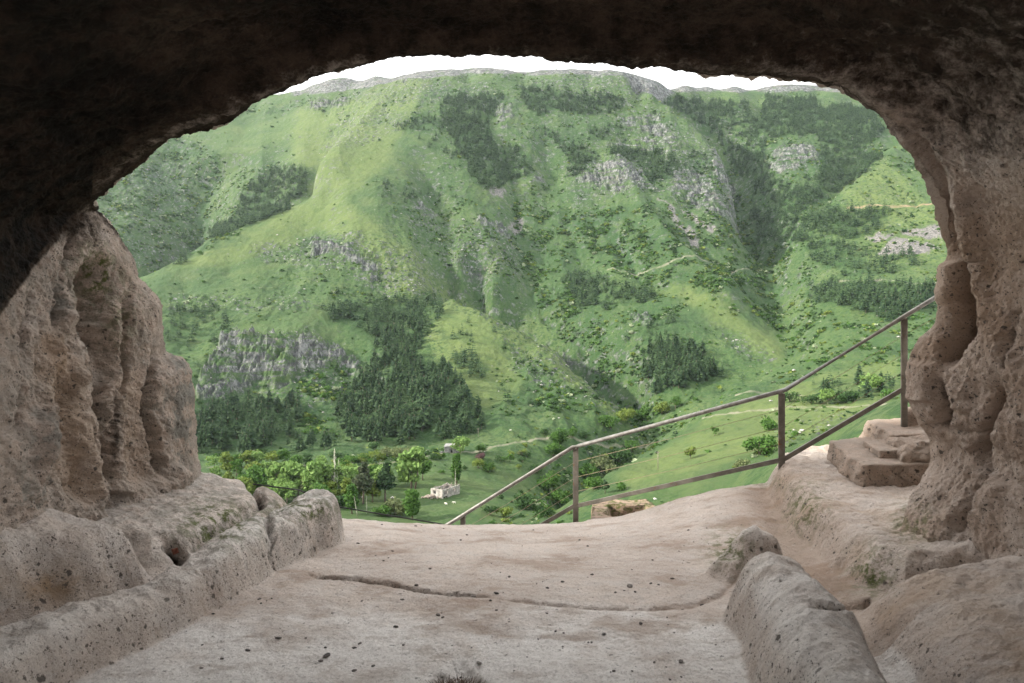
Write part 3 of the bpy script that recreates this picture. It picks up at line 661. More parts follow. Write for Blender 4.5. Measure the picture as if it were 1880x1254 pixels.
apps = sz/y; so_ = np.argsort(-apps); ns, fs = so_[:280], so_[280:]
for k, (nm, mt, lb) in enumerate([('dark_shrubs', M_DARK, 'dark green shrubs scattered over the mountain slopes'), ('green_shrubs', M_MID, 'mid green bushes scattered over the mountain slopes'), ('yellow_green_shrubs', M_YEL, 'yellow green spring bushes dotted over the mountain slopes'), ('pale_blossom_shrubs', M_BLOSS, 'pale blossoming bushes dotted over the mountain slopes')]):
    m = fs[kind[fs] == k]
    v, f, t = instance_arrays(SH, np.c_[sx_, sy_, sz_][m], rng.rand(len(m))*6.28, np.c_[sz*1.25, sz*1.25, sz*.95][m], rng.randint(0, 5, len(m)), rng.rand(len(m))*.5)
    link(nm, mesh_np(nm, v, f, [mt], False, dict(tint=t)), kind='stuff', label=lb, category='shrubs')
SHN = [[mesh_np('shrub_leaves', *shrub_arrays(50+s, 110, 0.15)[:2], [mt], False, dict(tint=shrub_arrays(50+s, 110, 0.15)[2])) for s in range(3)] for mt in (M_DARK, M_MID, M_YEL, M_BLOSS)]
for q in ns:
    k = int(kind[q]); nm = ('dark green', 'mid green', 'yellow green', 'pale blossoming')[k]
    o = link('shrub', SHN[k][rng.randint(3)], None, label=nm+' rounded shrub growing on the nearer grass slopes', category='shrub', group=nm+' shrubs on the nearer slopes')
    o.location = (sx_[q], sy_[q], sz_[q]); o.rotation_euler = (0, 0, rng.rand()*6.28); o.scale = (sz[q]*1.25, sz[q]*1.25, sz[q]*.95)
# boulders among the grass
def rock_arrays(seed):
    r = np.random.RandomState(seed); d = np.array([(1,0,0),(-1,0,0),(0,1,0),(0,-1,0),(0,0,1),(0,0,-1),(.6,.6,.5),(-.6,.5,.6),(.5,-.6,.6),(-.5,-.6,.5)], float); d *= r.uniform(.4, .7, (len(d), 1))
    import mathutils
    bmm = __import__('bmesh').new()
    for p in d: bmm.verts.new(p)
    __import__('bmesh').ops.convex_hull(bmm, input=bmm.verts)
    bmm.verts.index_update(); V = np.array([v.co[:] for v in bmm.verts]); Fc = np.array([[v.index for v in f.verts] for f in bmm.faces if len(f.verts) == 3]); bmm.free()
    return V, Fc, np.full(len(V), .5)
RK = [rock_arrays(s) for s in range(4)]
M_BOULD = mat_plain('boulder_rock', (0.16, 0.15, 0.14), (0.40, 0.38, 0.36), 0.6)
x, y, i, j = scatter((0.02+0.9*np.maximum(rocky, scree*.5)+0.12*lush_shade)*sstep(-.1, .25, fbm(TX/30, TY/30, 2, 3, 401))*(cliff < .5)*visz*far*(D < 1250)*AREA/45.0)
sz = rng.gamma(2.0, 0.28, len(x))+0.25; print('boulders', len(x))
v, f, t = instance_arrays(RK, np.c_[x, y, ground(x, y)], rng.rand(len(x))*6.28, np.c_[sz*1.5, sz*1.2, sz*.9], rng.randint(0, 4, len(x)))
link('boulders', mesh_np('boulders', v, f, [M_BOULD], False), kind='stuff', label='pale stones strewn over the grassy mountain slopes', category='boulders')
# ------------------------------------------------------------------ the rock-cut chamber: material
def mat_rock(name, floor=False):
    n = NT(name); p = n.pos
    base = n.mix(n.ramp(n.noise(1.3, 6, 0.6), 0.35, 0.65), (0.43, 0.335, 0.275), (0.59, 0.49, 0.42))
    base = n.mix(n.ramp(n.noise(6, 6, 0.7), 0.42, 0.62, 0, 0.55), base, (0.52, 0.46, 0.42))
    base = n.mix(n.math('MULTIPLY', n.attr('chalk'), n.ramp(n.noise(2.2, 7, 0.75), 0.30, 0.55, 0.35, 1.0)), base, (0.84, 0.79, 0.745))
    base = n.mix(n.ramp(n.noise(3.1, 7, 0.72, n.scalevec((1, 1.7, 1))), 0.52, 0.66, 0, 0.5), base, (0.36, 0.275, 0.215))
    base = n.mix(n.attr('dust'), base, (0.35, 0.255, 0.195))
    base = n.mix(n.ramp(n.noise(55, 5, .8), .52, .64, 0, .5), base, (0.26, 0.205, 0.165)); base = n.mix(n.ramp(n.noise(24, 5, .8), .58, .70, 0, .5), base, (0.66, 0.60, 0.54))
    base = n.mix(n.math('MULTIPLY', n.attr('ochre'), n.ramp(n.noise(5, 5, .7), .3, .6, .3, 1)), base, (0.33, 0.21, 0.115))
    base = n.mix(n.math('MULTIPLY', n.attr('grey'), n.ramp(n.noise(7, 6, .7), .38, .58)), base, (0.20, 0.195, 0.175))
    base = n.mix(n.math('MULTIPLY', n.attr('moss'), n.ramp(n.noise(14, 6, .75), .44, .60)), base, (0.10, 0.115, 0.035))
    # lapilli and gas holes: dark specks of several sizes
    wv = n.t.nodes.new('ShaderNodeVectorMath'); wv.operation = 'MULTIPLY_ADD'
    n.t.links.new(n.noise(30, 3, .6, None, 0, True), wv.inputs[0]); wv.inputs[1].default_value = (.055, .055, .055); n.t.links.new(p, wv.inputs[2])
    dark = None; wallness = n.ramp(n.math('ABSOLUTE', n.sep(n.geo.outputs['True Normal'])[2]), 0.85, 0.5)
    for sc, th, rnd in ((7.5, 0.105, 0.5), (17, 0.18, 0.38), (42, 0.23, 0.42), (95, .28, .5)):
        d = n.vor(sc, wv.outputs[0]); c = n.vor(sc, wv.outputs[0], 'Color')
        r = n.sep(c)[0]; thr = n.math('MULTIPLY', n.math('MULTIPLY', n.ramp(r, rnd, 1.0), th), n.math('ADD', 0.8, n.math('MULTIPLY', wallness, 0.6)))
        m = n.math('SUBTRACT', 1.0, n.ramp(n.math('DIVIDE', d, n.math('ADD', thr, 0.0005)), 0.75, 1.15))
        m = n.math('MULTIPLY', m, n.ramp(r, rnd, rnd+0.05))
        dark = m if dark is None else n.math('MAXIMUM', dark, m)
    fine = n.ramp(n.noise(130, 3, 0.7), 0.30, 0.42, 0.5, 0.0)
    base = n.mix(n.math('MULTIPLY', dark, n.math('ADD', 0.68, n.math('MULTIPLY', wallness, 0.24))), base, (0.105, 0.088, 0.076))
    base = n.mix(fine, base, (0.13, 0.10, 0.085))
    soot_shade_c = n.mix(n.ramp(n.noise(5, 7, 0.75), 0.42, 0.70), (0.007, 0.0055, 0.0045), (0.040, 0.027, 0.019))
    brn = n.mix(n.ramp(n.noise(6, 8, 0.8), 0.36, 0.66), (0.015, 0.011, 0.008), (0.072, 0.050, 0.036)); soot_shade_c = n.mix(n.ramp(n.attr('soot_shade'), 0.82, 0.98), brn, soot_shade_c)
    sm = n.ramp(n.math('ADD', n.attr('soot_shade'), n.math('MULTIPLY', n.math('SUBTRACT', n.noise(9, 8, 0.78), 0.5), 0.9)), 0.30, 0.66)
    c = n.mix(sm, base, soot_shade_c)
    n.color(c); n.rough(0.95)
    h = n.math('SUBTRACT', n.noise(38, 8, 0.72), n.math('MULTIPLY', dark, 0.9))
    b = n.bump(h, 1.0, 0.025); n.bump(n.noise(9, 8, .75), 0.6, 0.07, b)
    return n.m
M_ROCK = mat_rock('tuff_rock')

# ------------------------------------------------------------------ chamber floor with its carved kerbs, ledges and trench
base_pts = [(-6, -2, .0), (6, -2, .0), (-6, 3, .1), (6, 3, .1), (-1.5, 0, 0), (1.2, 0, 0), (-1.7, 2, 0), (1.0, 2, 0), (-1.5, 3.2, 0), (0, 3.2, 0.0), (1.1, 3.2, 0), (-1.2, 4.2, 0), (0, 4.2, 0.0), (1.2, 4.2, 0), (1.85, 3.2, -.0), (1.8, 2, 0), (2.0, 4.2, -.02), (-6, 7, .1), (6, 8, .6), (-6, 9, 0), (6, 10, .8), (3.6, 7.4, .35)]
for a in [(640,985,6.1),(620,948,7.0),(700,955,7.1),(800,960,7.2),(940,960,7.4),(1060,962,7.4),(1180,957,7.3),(1195,932,7.3),(1250,903,7.25),(1330,887,7.25),(1430,884,7.2),(700,1050,4.9),(900,1020,5.4),(1100,1020,5.4),(1250,1000,5.7),(1300,945,6.35),(1200,985,6.2),(1420,925,6.5),(1500,1000,5.5),(1560,1060,4.75),(1455,935,6.4),(500,1060,4.75),(420,1098,4.3),(800,985,6.4),(1000,990,6.3)]:
    base_pts.append(tuple(P(*a)))
for px_e, py_e, d_e in [(640,948,9.0),(940,960,9.0),(1200,950,9.0),(1430,884,9.0)]:
    q = P(px_e, py_e, d_e); base_pts.append(tuple(q))
base_pts = np.array(base_pts)
ffit = tps_fit(base_pts[:, :2], base_pts[:, 2], -0.02, 1.4)
fs = np.r_[np.linspace(-1.25, -0.82, 30, endpoint=False), np.linspace(-0.82, 0.80, 860), np.linspace(0.80, 1.3, 31)[1:]]
fd = np.r_[np.linspace(-1.45, 1.5, 30, endpoint=False), np.linspace(1.5, 2.6, 60, endpoint=False), 2.6*np.exp(np.linspace(0, math.log(8.6/2.6), 620, endpoint=False)), np.linspace(8.6, 10.75, 40)]
FS, FD = np.meshgrid(fs, fd); APX = 1.5
FX = FS*(FD+APX)*0.86; FY = FD.copy()
# organic wobble of the plan coordinates, used by all the features
WX = FX+0.07*fbm(FX*1.3, FY*1.3, 1.5, 4, 500)*2; WY = FY+0.07*fbm(FX*1.3, FY*1.3, 8.5, 4, 501)*2
xs = np.linspace(FX.min(), FX.max(), 260); ys = np.linspace(-1.5, 11, 260); XG, YG = np.meshgrid(xs, ys)
Fz = bilin(tps_eval(ffit, XG, YG).reshape(XG.shape), xs, ys, FX, FY)
Fz = np.where(FY < 3, Fz*0.5, Fz)
def smax(a, b, k=0.05):
    h = np.clip(0.5+0.5*(a-b)/k, 0, 1); return b*(1-h)+a*h+k*h*(1-h)
def smin(a, b, k=0.05): return -smax(-a, -b, k)
def ridge(pts, hw, n=2.6, k=0.06, noise=0.03):
    """rounded kerb along a plan polyline; pts (x,y,ztop)"""
    global Fz
    dd, par = seg_dist(WX, WY, [(p[0], p[1]) for p in pts])
    zt = np.interp(par, np.arange(len(pts)), [p[2] for p in pts]); w_ = np.interp(par, np.arange(len(pts)), hw if hasattr(hw, '__len__') else [hw]*len(pts))
    t = dd/w_; zz = np.where(t < 1.3, (zt+0.5)*np.clip(1-np.abs(t)**n, -1, 1)-0.5+noise*fbm(FX*4, FY*4, 2, 4, 520)*np.clip(1-t, 0, 1)*2, -2)
    m = (t < 1.05) & (zz > Fz-0.05)
    Fz = np.where(t < 1.3, smax(Fz, zz, k), Fz); return m
def sd_poly(poly):
    """signed distance, positive inside"""
    poly = [tuple(p) for p in poly]; d, _ = seg_dist(WX, WY, poly+[poly[0]]); ins = in_poly(WX, WY, poly); return np.where(ins, d, -d)
def plateau(poly, ztop, w=0.10, k=0.05, slope=None):
    global Fz
    sd = sd_poly(poly); zt = ztop if not callable(ztop) else ztop(FX, FY)
    prof = sstep(-w*.35, w, sd)**0.8
    zz = Fz*(1-prof)+prof*zt; zz = np.where(sd > -w*.35, zz, Fz)
    Fz = np.where(sd > -w*.35, np.maximum(zz, np.where(zt > Fz, Fz, -9)), Fz); return sd > 0.0
lab = np.zeros(FX.shape, int)     # which part of the rock a face belongs to
edge_y = np.interp(WX, [-5, -3, -2.2, -2.0, -1.0, 0, .75, .86, 1.0, 1.6, 1.72, 2.75, 3.0, 3.6, 5], [7.6, 7.0, 6.75, 7.0, 7.2, 7.45, 7.45, 7.6, 8.45, 8.45, 7.35, 7.3, 7.6, 8.0, 8.6])
# left: wall foot ledge, rock hump behind it, kerb
m = plateau([(-2.28, 4.42), (-2.40, 4.60), (-2.75, 4.66), (-5, 4.7), (-5, -2), (-3.6, -2), (-3.35, 1.5), (-3.02, 3.0), (-2.70, 3.8)], lambda x, y: 0.35+np.clip(-2.4-x, 0, 1)*0.28, 0.20); lab[m] = 2
m = plateau([(-2.05, 6.65), (-1.96, 6.3), (-1.98, 5.6), (-2.15, 5.0), (-2.45, 4.75), (-5, 4.6), (-5, 6.9), (-3, 6.95), (-2.5, 6.8)], lambda x, y: 0.22+np.clip(-2.25-x, 0, 1.2)*0.16-np.clip(5.9-y, 0, 2)*0.05, 0.30); lab[m] = 2
m = ridge([(-2.75, 1.0, .28), (-2.5, 2.0, .28), (-2.28, 2.9, .27), (-2.13, 3.35, .25), (-1.99, 3.85, .21), (-1.90, 4.2, .24), (-1.85, 4.55, .29), (-1.80, 4.9, .29), (-1.75, 5.3, .25), (-1.70, 5.7, .28), (-1.68, 5.97, .27)], [.28, .28, .27, .26, .25, .25, .25, .26, .27, .28, .29], 5.0); lab[m] = 1
gd, gp = seg_dist(WX, WY, [(-3.1, 1.0), (-2.66, 3.0), (-2.36, 3.9), (-2.2, 4.5)]); Fz = Fz-0.10*np.exp(-(gd/0.12)**2)
# right: kerb, stub behind it
m = ridge([(1.0, .8, .33), (1.12, 1.8, .34), (1.25, 2.5, .35), (1.35, 3.1, .36), (1.42, 3.6, .36), (1.46, 3.95, .34)], [.37, .37, .37, .36, .35, .34], 3.0); lab[m] = 3
m = ridge([(1.50, 4.80, .08), (1.68, 4.86, .25), (1.76, 4.88, .22)], [.30, .26, .20], 3.4, 0.05, .06); lab[m] = 3
# trench bed between kerb and ledge (reddish dust)
td, tp = seg_dist(WX, WY, [(2.45, 6.9), (2.35, 6.3), (2.18, 5.4), (2.0, 4.4), (1.80, 3.3), (1.72, 1.5)]); Fz = Fz-0.06*np.exp(-(td/0.16)**2)
# right ledge, wall foot
m = plateau([(2.72, 7.35), (2.50, 6.6), (2.38, 5.9), (2.34, 5.2), (2.30, 4.62), (2.42, 4.40), (2.8, 4.32), (6, 4.4), (6, 7.6), (3.2, 7.9)], lambda x, y: 0.19+np.clip(y-5.2, 0, 3)*0.085+np.clip(x-2.75, 0, 2)*0.35*sstep(5.9, 5.2, y)+0.05*np.clip(5.0-y, 0, 1), 0.16); lab[m] = 4
m = plateau([(2.30, 4.22), (2.12, 4.12), (1.96, 3.8), (1.84, 3.2), (1.78, 2.2), (1.7, 0), (1.7, -2), (6, -2), (6, 4.3), (2.8, 4.26)], lambda x, y: 0.22+np.clip(x-2.1, 0, 2)*0.16, 0.30); lab[m] = 5
# the pit cut into the rim
pit = sd_poly([(1.02, 7.75), (1.14, 7.50), (1.50, 7.46), (1.52, 8.12), (1.12, 8.16)])
rim = sd_poly([(0.86, 7.5), (1.7, 7.4), (1.72, 8.45), (0.95, 8.45)])
Fz = np.where((rim > 0) & (FY > 7.5), smax(Fz, -0.33+0*Fz, .03), Fz); Fz = Fz*(1-sstep(0, .06, pit))+sstep(0, .06, pit)*(-0.50)
# outer drop to the hillside
over = FY-edge_y-0.05*fbm(FX*3, FY*3, 0.5, 3, 530)*2
drop = np.where(over > 0, np.clip(over*0.6, 0, .05)+np.clip(over-.04, 0, 9)**1.1*3.2, 0)
tg = ground(FX*1.0, np.maximum(FY, 10.7))
Fz = np.maximum(Fz-drop, np.minimum(Fz, np.where(over > 0, -4.6, -9)))
Fz = np.where(FY > 10.2, np.minimum(Fz, -4.5), Fz)
# undulation, wear, crack
Fz += 0.035*fbm(FX*0.9, FY*0.9, 3, 3, 540)+0.022*fbm(FX*4, FY*4, 3, 4, 541)+0.010*fbm(FX*13, FY*13, 3, 4, 542, .6)
rough_m = (lab > 0)
Fz += blur(rough_m.astype(float), 4)*(0.035*fbm(FX*6, FY*6, 3, 4, 545)+0.02*(fbm(FX*3.5, FY*3.5, 3, 4, 546, .6, True)-.3))
FV = np.stack([FX, FY, Fz], -1)
fpx, fpy = proj(FV)
def stroke(V, px, py, pts, wpx, amp, sel=None, power=2.0, taper=True, jit=2.0):
    """push the surface along a line drawn on it; returns weight"""
    a = np.array(pts, float); wm = np.max(wpx)
    bb = (px > a[:, 0].min()-4*wm) & (px < a[:, 0].max()+4*wm) & (py > a[:, 1].min()-4*wm) & (py < a[:, 1].max()+4*wm) & (V[..., 1] > 1.0)
    if sel is not None: bb &= sel
    o = np.zeros(px.shape)
    if bb.any():
        qx = px[bb]+jit*2*fbm(px[bb]/14, py[bb]/14, 1.3, 3, 77); qy = py[bb]+jit*2*fbm(px[bb]/14, py[bb]/14, 5.3, 3, 78)
        dd, par = seg_dist(qx, qy, pts); u = par/(len(pts)-1)
        ww = np.interp(par, np.arange(len(pts)), wpx if hasattr(wpx, '__len__') else [wpx]*len(pts))
        g = np.exp(-(dd/ww)**power)*(np.clip(np.minimum(u, 1-u)*8+.15, 0, 1) if taper else 1); o[bb] = g*amp
    return o
crk = stroke(FV, fpx, fpy, [(560,1054),(590,1058),(625,1061),(660,1063),(720,1072),(770,1083),(830,1090),(900,1096)], [1.5,3,2,3.2,3,3,2.6,1.5], 1.0)
crk2 = stroke(FV, fpx, fpy, [(900,1098),(1000,1108),(1100,1116),(1190,1118),(1270,1112),(1325,1092),(1350,1062),(1362,1030)], [2,3,3,3,4,5,7,7], 1.0, None, 2.0, True, 1.0)
crk3 = stroke(FV, fpx, fpy, [(1480,1108),(1540,1112),(1585,1110),(1600,1098)], 5, 1.0); crk4 = stroke(FV, fpx, fpy, [(488,945),(500,975),(492,1000),(505,1040)], [6,8,6,4], 1.0)
crk5 = stroke(FV, fpx, fpy, [(452,884),(475,905),(482,930)], [6,7,8], 1.0); crk6 = stroke(FV, fpx, fpy, [(300,992),(322,1010),(335,1030)], 9, 1.0)
crk8 = stroke(FV, fpx, fpy, [(345,1010),(380,978),(430,950),(480,925)], 8, 1.0)
crk7 = stroke(FV, fpx, fpy, [(800,1252),(850,1240),(880,1252)], [10,26,10], 1.0, None, 2, False, 6)
below = sstep(-6, 10, fpy-np.interp(fpx, [500, 640, 760, 900, 1100, 1270, 1340], [1052, 1062, 1080, 1096, 1116, 1112, 1085]))*((fpx > 480) & (fpx < 1345) & (FY > 2.5))
FV[..., 2] -= 0.05*crk+0.018*crk2+0.05*crk3+0.10*crk4+0.12*crk5+0.16*crk6+0.07*crk8+0.05*crk7
fcol = dict()
chalk = sstep(1090, 1165, fpy+60*fbm(FX*1.4, FY*1.4, 5, 5, 601, .6)*2)*(lab == 0)
chalk = np.where((FY < 3.4), 1.0, chalk)*(lab == 0); chalk = np.maximum(np.maximum(blur(chalk, 3)*0.95, 0.22), 0.75*blur(np.isin(lab, (1, 3)).astype(float), 4)*sstep(.12, .3, Fz))
fcol['chalk'] = chalk
dustm = np.exp(-(td/0.30)**2)*(FY > 3.6)*0.75+0.5*crk2+0.65*sstep(0.02, .3, fbm(FX*1.6, FY*2.2, 9, 5, 602, .62))*(lab == 0)*(FY > 3.7)
fcol['dust'] = np.clip(dustm+1.2*(rim > -.05)*(FY > 7.5), 0, 1)
fcol['grey'] = blur(np.isin(lab, (1, 2)).astype(float), 6)*(0.15+0.4*sstep(4.2, 5.5, FY))
def spot(px, py, cx, cy, rx, ry): return np.exp(-((px-cx)/rx)**2-((py-cy)/ry)**2)
moss = 1.3*spot(fpx, fpy, 400, 960, 70, 40)+1.2*spot(fpx, fpy, 560, 935, 60, 22)+1.2*spot(fpx, fpy, 1600, 1050, 40, 45)+1.0*spot(fpx, fpy, 1480, 930, 40, 50)+.9*spot(fpx, fpy, 1370, 885, 60, 10)+.8*(rim > 0)*(FY > 7.6)+1.1*spot(fpx, fpy, 1340, 1010, 40, 35)+.9*spot(fpx, fpy, 1670, 960, 40, 40)+1.2*spot(fpx, fpy, 1150, 922, 50, 14)
fcol['moss'] = np.clip(moss, 0, 1)
fcol['ochre'] = 0.9*spot(fpx, fpy, 90, 1075, 90, 35)+0.4*blur((lab >= 4).astype(float), 5)*sstep(-.1, .3, fbm(FX*2, FY*2, 3, 3, 611)); fcol['soot_shade'] = np.clip(1.1*crk+.15*crk2+0.7*crk3+0.75*crk4+1.0*crk5+1.2*crk6+0.55*crk7, 0, 1)*0.62  # last term draws cracks and hollows darker
allf = grid_faces(*FX.shape)
fl = lab[:-1, :-1].ravel()[:len(allf)]
def vert_normals(V):
    du = np.gradient(V, axis=1); dv_ = np.gradient(V, axis=0); nn = np.cross(du, dv_); nn /= np.linalg.norm(nn, axis=-1)[..., None]+1e-12; return nn
def sub_mesh(name, V, faces, attrs, mats, normals=None):
    used = np.unique(faces); remap = np.full(V.shape[0], -1); remap[used] = np.arange(len(used))
    me = mesh_np(name, V[used], remap[faces], mats, True, {k: a.ravel()[used] for k, a in attrs.items()})
    if normals is not None:
        try: me.normals_split_custom_set_from_vertices(normals[used].astype(np.float32).tolist() if len(used) < 1 else [tuple(q) for q in normals[used]])
        except Exception as e: print('custom normals', e)
    return me
FN = vert_normals(FV).reshape(-1, 3); FN = np.where(FN[:, 2:3] < 0, -FN, FN)
FVr = FV.reshape(-1, 3)
for k, (nm, lb) in {0: ('chamber_floor', 'worn pale rock floor of the cave running out to the railing'), 1: ('rock_kerb', 'long low rounded rock kerb along the left side of the cave floor'), 2: ('rock_ledge', 'broad grey rock ledge at the foot of the left cave wall'),
        3: ('rock_kerb', 'short pitted rock kerb in the right foreground with broken stub behind'), 4: ('rock_ledge', 'pinkish rock ledge under the carved steps beside the trench'), 5: ('rock_ledge', 'rounded rock shelf at the foot of the right wall in the foreground')}.items():
    ff = allf[fl == k]
    o = link(nm, sub_mesh(nm, FVr, ff, fcol, [M_ROCK], FN), kind='structure', label=lb)
xg, yg = np.meshgrid(np.linspace(-14, 14, 60), np.linspace(-22, -1.4, 50)); zg = -.012+.06*fbm(xg*.6, yg*.6, 1, 3, 650)*np.clip(-1.4-yg, 0, 1)
link('added_rear_ground', mesh_np('added_rear_ground', np.stack([xg, yg, zg], -1).reshape(-1, 3), grid_faces(50, 60), [M_ROCK], True, {k: np.full(xg.size, .5 if k == 'chalk' else 0.) for k in fcol}), kind='structure', label='unseen flat rock ground added behind the chamber to guide light from the rear')  # added unseen ground: stops light from below, bounces some inside
# ------------------------------------------------------------------ walls and roof of the chamber: one shell lofted round the cave mouth
LIP = [(372,1010,6.3),(362,900,6.3),(354,850,6.3),(352,780,6.3),(353,720,6.25),(345,680,6.2),(332,660,6.2),(303,648,6.1),(296,610,6.0),(286,560,5.95),(265,535,5.9),(243,515,5.85),(234,478,5.8),(222,455,5.75),(205,425,5.7),(182,398,5.6),(166,386,5.5),(158,376,5.25),(172,356,5.0),(205,330,4.8),(250,290,4.6),(300,252,4.4),(345,232,4.25),(420,212,4.1),(455,190,4.05),(500,172,4.0),(545,152,3.95),(600,130,3.95),(680,113,3.95),(740,99,3.95),(790,98,3.95),(840,104,3.95),(900,100,3.95),(970,98,3.95),(1010,104,3.95),(1060,112,3.95),(1140,116,3.95),(1230,119,3.95),(1300,126,3.95),(1380,129,3.95),(1440,133,3.95),(1490,138,3.95),(1520,150,3.95),(1556,152,4.0),(1590,180,4.05),(1625,208,4.1),(1645,240,4.2),(1665,285,4.3),(1690,330,4.45),(1712,375,4.6),(1728,420,4.75),(1736,475,4.9),(1733,520,4.9),(1722,565,4.9),(1712,598,4.93),(1690,618,4.98),(1674,645,5.0),(1668,690,5.05),(1672,745,5.1),(1688,785,5.15),(1702,812,5.2),(1700,850,5.2),(1684,890,5.15),(1664,930,5.1),(1650,985,5.0),(1650,1100,4.9)]
LP = np.array([P(*a) for a in LIP])
seg = np.r_[0, np.cumsum(np.linalg.norm(np.diff(LP, axis=0), axis=1))]; u_ = seg/seg[-1]
# key sections further in, matched to fractions along the lip
K = np.array([ # lip index, x, z at the inner section (y about 2.7)
 (0, -2.62, -.35), (4, -2.72, .45), (8, -2.80, .95), (12, -2.84, 1.35), (17, -2.78, 1.80), (21, -2.45, 2.35), (26, -1.75, 2.78), (30, -.7, 3.02), (35, .3, 3.08), (40, 1.3, 2.95), (43, 1.9, 2.75), (47, 2.4, 2.30), (51, 2.72, 1.65), (55, 2.80, 1.15), (60, 2.82, .65), (63, 2.72, .15), (65, 2.62, -.35)])
ki = K[:, 0]; idx = np.arange(len(LIP))
Sx = np.interp(idx, ki, K[:, 1]); Sz = np.interp(idx, ki, K[:, 2])
def sm1(a, n=3):
    for _ in range(n): a = np.r_[a[0], (a[:-2]+2*a[1:-1]+a[2:])/4, a[-1]]
    return a
Sx, Sz = sm1(Sx), sm1(Sz)
def ring(y, sx=1.0, dz=0.0): return np.stack([Sx*sx, np.full(len(Sx), y), Sz+dz*(Sz > .5)], 1)
cen = np.array([0.0, 0.0, 1.3]); outd = LP-cen; outd[:, 1] = 0; outd /= np.linalg.norm(outd, axis=1)[:, None]
right = (LP[:, 0] > 2.3)
def outer(off, dy): return LP+outd*off+np.stack([0*off*outd[:, 0], np.where(right, dy*.45, dy), 0*outd[:, 0]], 1)
M1 = LP*0.42+ring(2.7)*0.58; M1[:, 1] = LP[:, 1]*.5+2.7*.5; M1 += outd*0.16
M2 = LP*0.80+ring(2.7)*0.20; M2 += outd*0.13
back = ring(-1.9, .9)*np.array([.88, 1, 1]); back[:, 2] = 1.2+(back[:, 2]-1.2)*.82; back[:, 1] = -2.3  # added rear opening, widened so sky light reaches the near floor
RINGS = [back, ring(-1.7), ring(.6, 1.02, .1), ring(2.0, 1.01, .05), M1, M2, LP, outer(.16, .30), outer(.9, .6), outer(4.0, 1.0), outer(9.0, 1.2)]
TN = [6, 40, 50, 110, 120, 90, 60, 40, 16, 8]
def catmull(p0, p1, p2, p3, t):
    t = t[:, None, None]
    return 0.5*((2*p1)+(-p0+p2)*t+(2*p0-5*p1+4*p2-p3)*t*t+(-p0+3*p1-3*p2+p3)*t**3)
NS = 1150
uu = np.linspace(0, 1, NS)
# visible stretches sampled evenly along the lip, jagged at the small scale
def resample(R):
    out_ = np.stack([np.interp(uu, u_, R[:, k]) for k in range(3)], 1)
    for _ in range(5): out_[1:-1] = (out_[:-2]+2*out_[1:-1]+out_[2:])/4
    return out_
RR = [resample(R) for R in RINGS]
rows = []; tt = []
for i in range(len(RR)-1):
    p0 = RR[max(i-1, 0)]; p1, p2 = RR[i], RR[i+1]; p3 = RR[min(i+2, len(RR)-1)]
    # chord-limited tangents so the sharp lip does not overshoot
    d12 = np.linalg.norm(p2-p1, axis=1)[:, None]; a = p1-p0; b = p3-p2
    a = a*np.minimum(1, d12/(np.linalg.norm(a, axis=1)[:, None]+1e-6)); b = b*np.minimum(1, d12/(np.linalg.norm(b, axis=1)[:, None]+1e-6))
    t = np.linspace(0, 1, TN[i], endpoint=(i == len(RR)-2)); rows.append(catmull(p1-a, p1, p2, p2+b, t)); tt.append(i+t)
SV = np.concatenate(rows); ST = np.concatenate(tt)[:, None]+0*SV[..., 0]
U2 = np.broadcast_to(uu[None], ST.shape)
N = vert_normals(SV); c0 = np.array([0, 2.5, 1.3]); flip = np.sum(N*(c0-SV), -1) < 0
if flip[200:400].mean() > .5: N = -N            # normals look into the chamber
spx, spy = proj(SV)
x, y, z = SV[..., 0], SV[..., 1], SV[..., 2]
vis_in = sstep(0.5, 2.5, ST)
leftw = sstep(-2.0, -2.5, x)*sstep(2.5, 2.1, z); rightw = sstep(2.0, 2.5, x)*sstep(2.6, 2.1, z)
roof = np.clip(1-leftw-rightw, 0, 1)
d = 0.12*fbm(x*.9, y*.9, z*.9, 3, 700)+0.055*fbm(x*3, y*3, z*3, 4, 701, .55)
d = d+roof*(0.06*fbm(x*1.6, y*5, z*2, 4, 705, .6))
# vertical flutes and scabs on the walls
d = d+leftw*sstep(3.9, 4.8, y)*(0.02*(fbm(x*2.2+y*2.8+z*.8, y*.3, z*.6, 4, 710, .6, True)-.35)+0.03*(fbm(y*6+z, z*2.4, x*3, 3, 711, .6, True)-.3))+leftw*.085*fbm(y*3.5+z*1.2, z*2.0, x*3, 5, 715, .72)
d = d+rightw*(0.025*(fbm(y*2.2, z*1.0, x*2, 4, 712, .6, True)-.3)+0.04*fbm(x*7, y*7, z*5, 5, 713, .76)+.015*(fbm(x*12, y*12, z*9, 3, 716, .6, True)-.3))
d = d+0.034*fbm(x*11, y*11, z*11, 4, 720, .74)+0.006*fbm(x*34, y*34, z*34, 2, 722)
d *= (1-np.where(roof > .5, .85, .6)*np.exp(-((ST-6)/.55)**2)); d = d+(0.03*fbm(x*7, y*7, z*7, 4, 741, .65)+.018*fbm(x*22, y*22, z*22, 3, 742, .65))*(roof > .5)            # hold the outline of the mouth
d *= np.where(ST > 8, np.clip((ST-7), 1, 8), 1)
inner = (ST > 2.2) & (ST < 6.4)
Lw = inner & (x < -1.5); Rw = inner & (x > 1.5)
def sk(sel, pts, w, amp, power=2.0, jit=3.0):
    global d
    g = stroke(SV, spx, spy, pts, w, 1.0, sel, power, True, jit); d = d+g*amp*.66; return g
och = np.zeros(d.shape); dk = np.zeros(d.shape)
och += sk(Lw, [(100,590),(105,690),(140,800),(165,930)], [26,34,38,30], -.17); och += .7*sk(Lw, [(255,660),(260,780),(262,900)], [22,28,30], -.10)
sk(Lw, [(165,470),(178,560),(195,640),(200,740),(214,880)], [26,32,22,16,12], -.46)
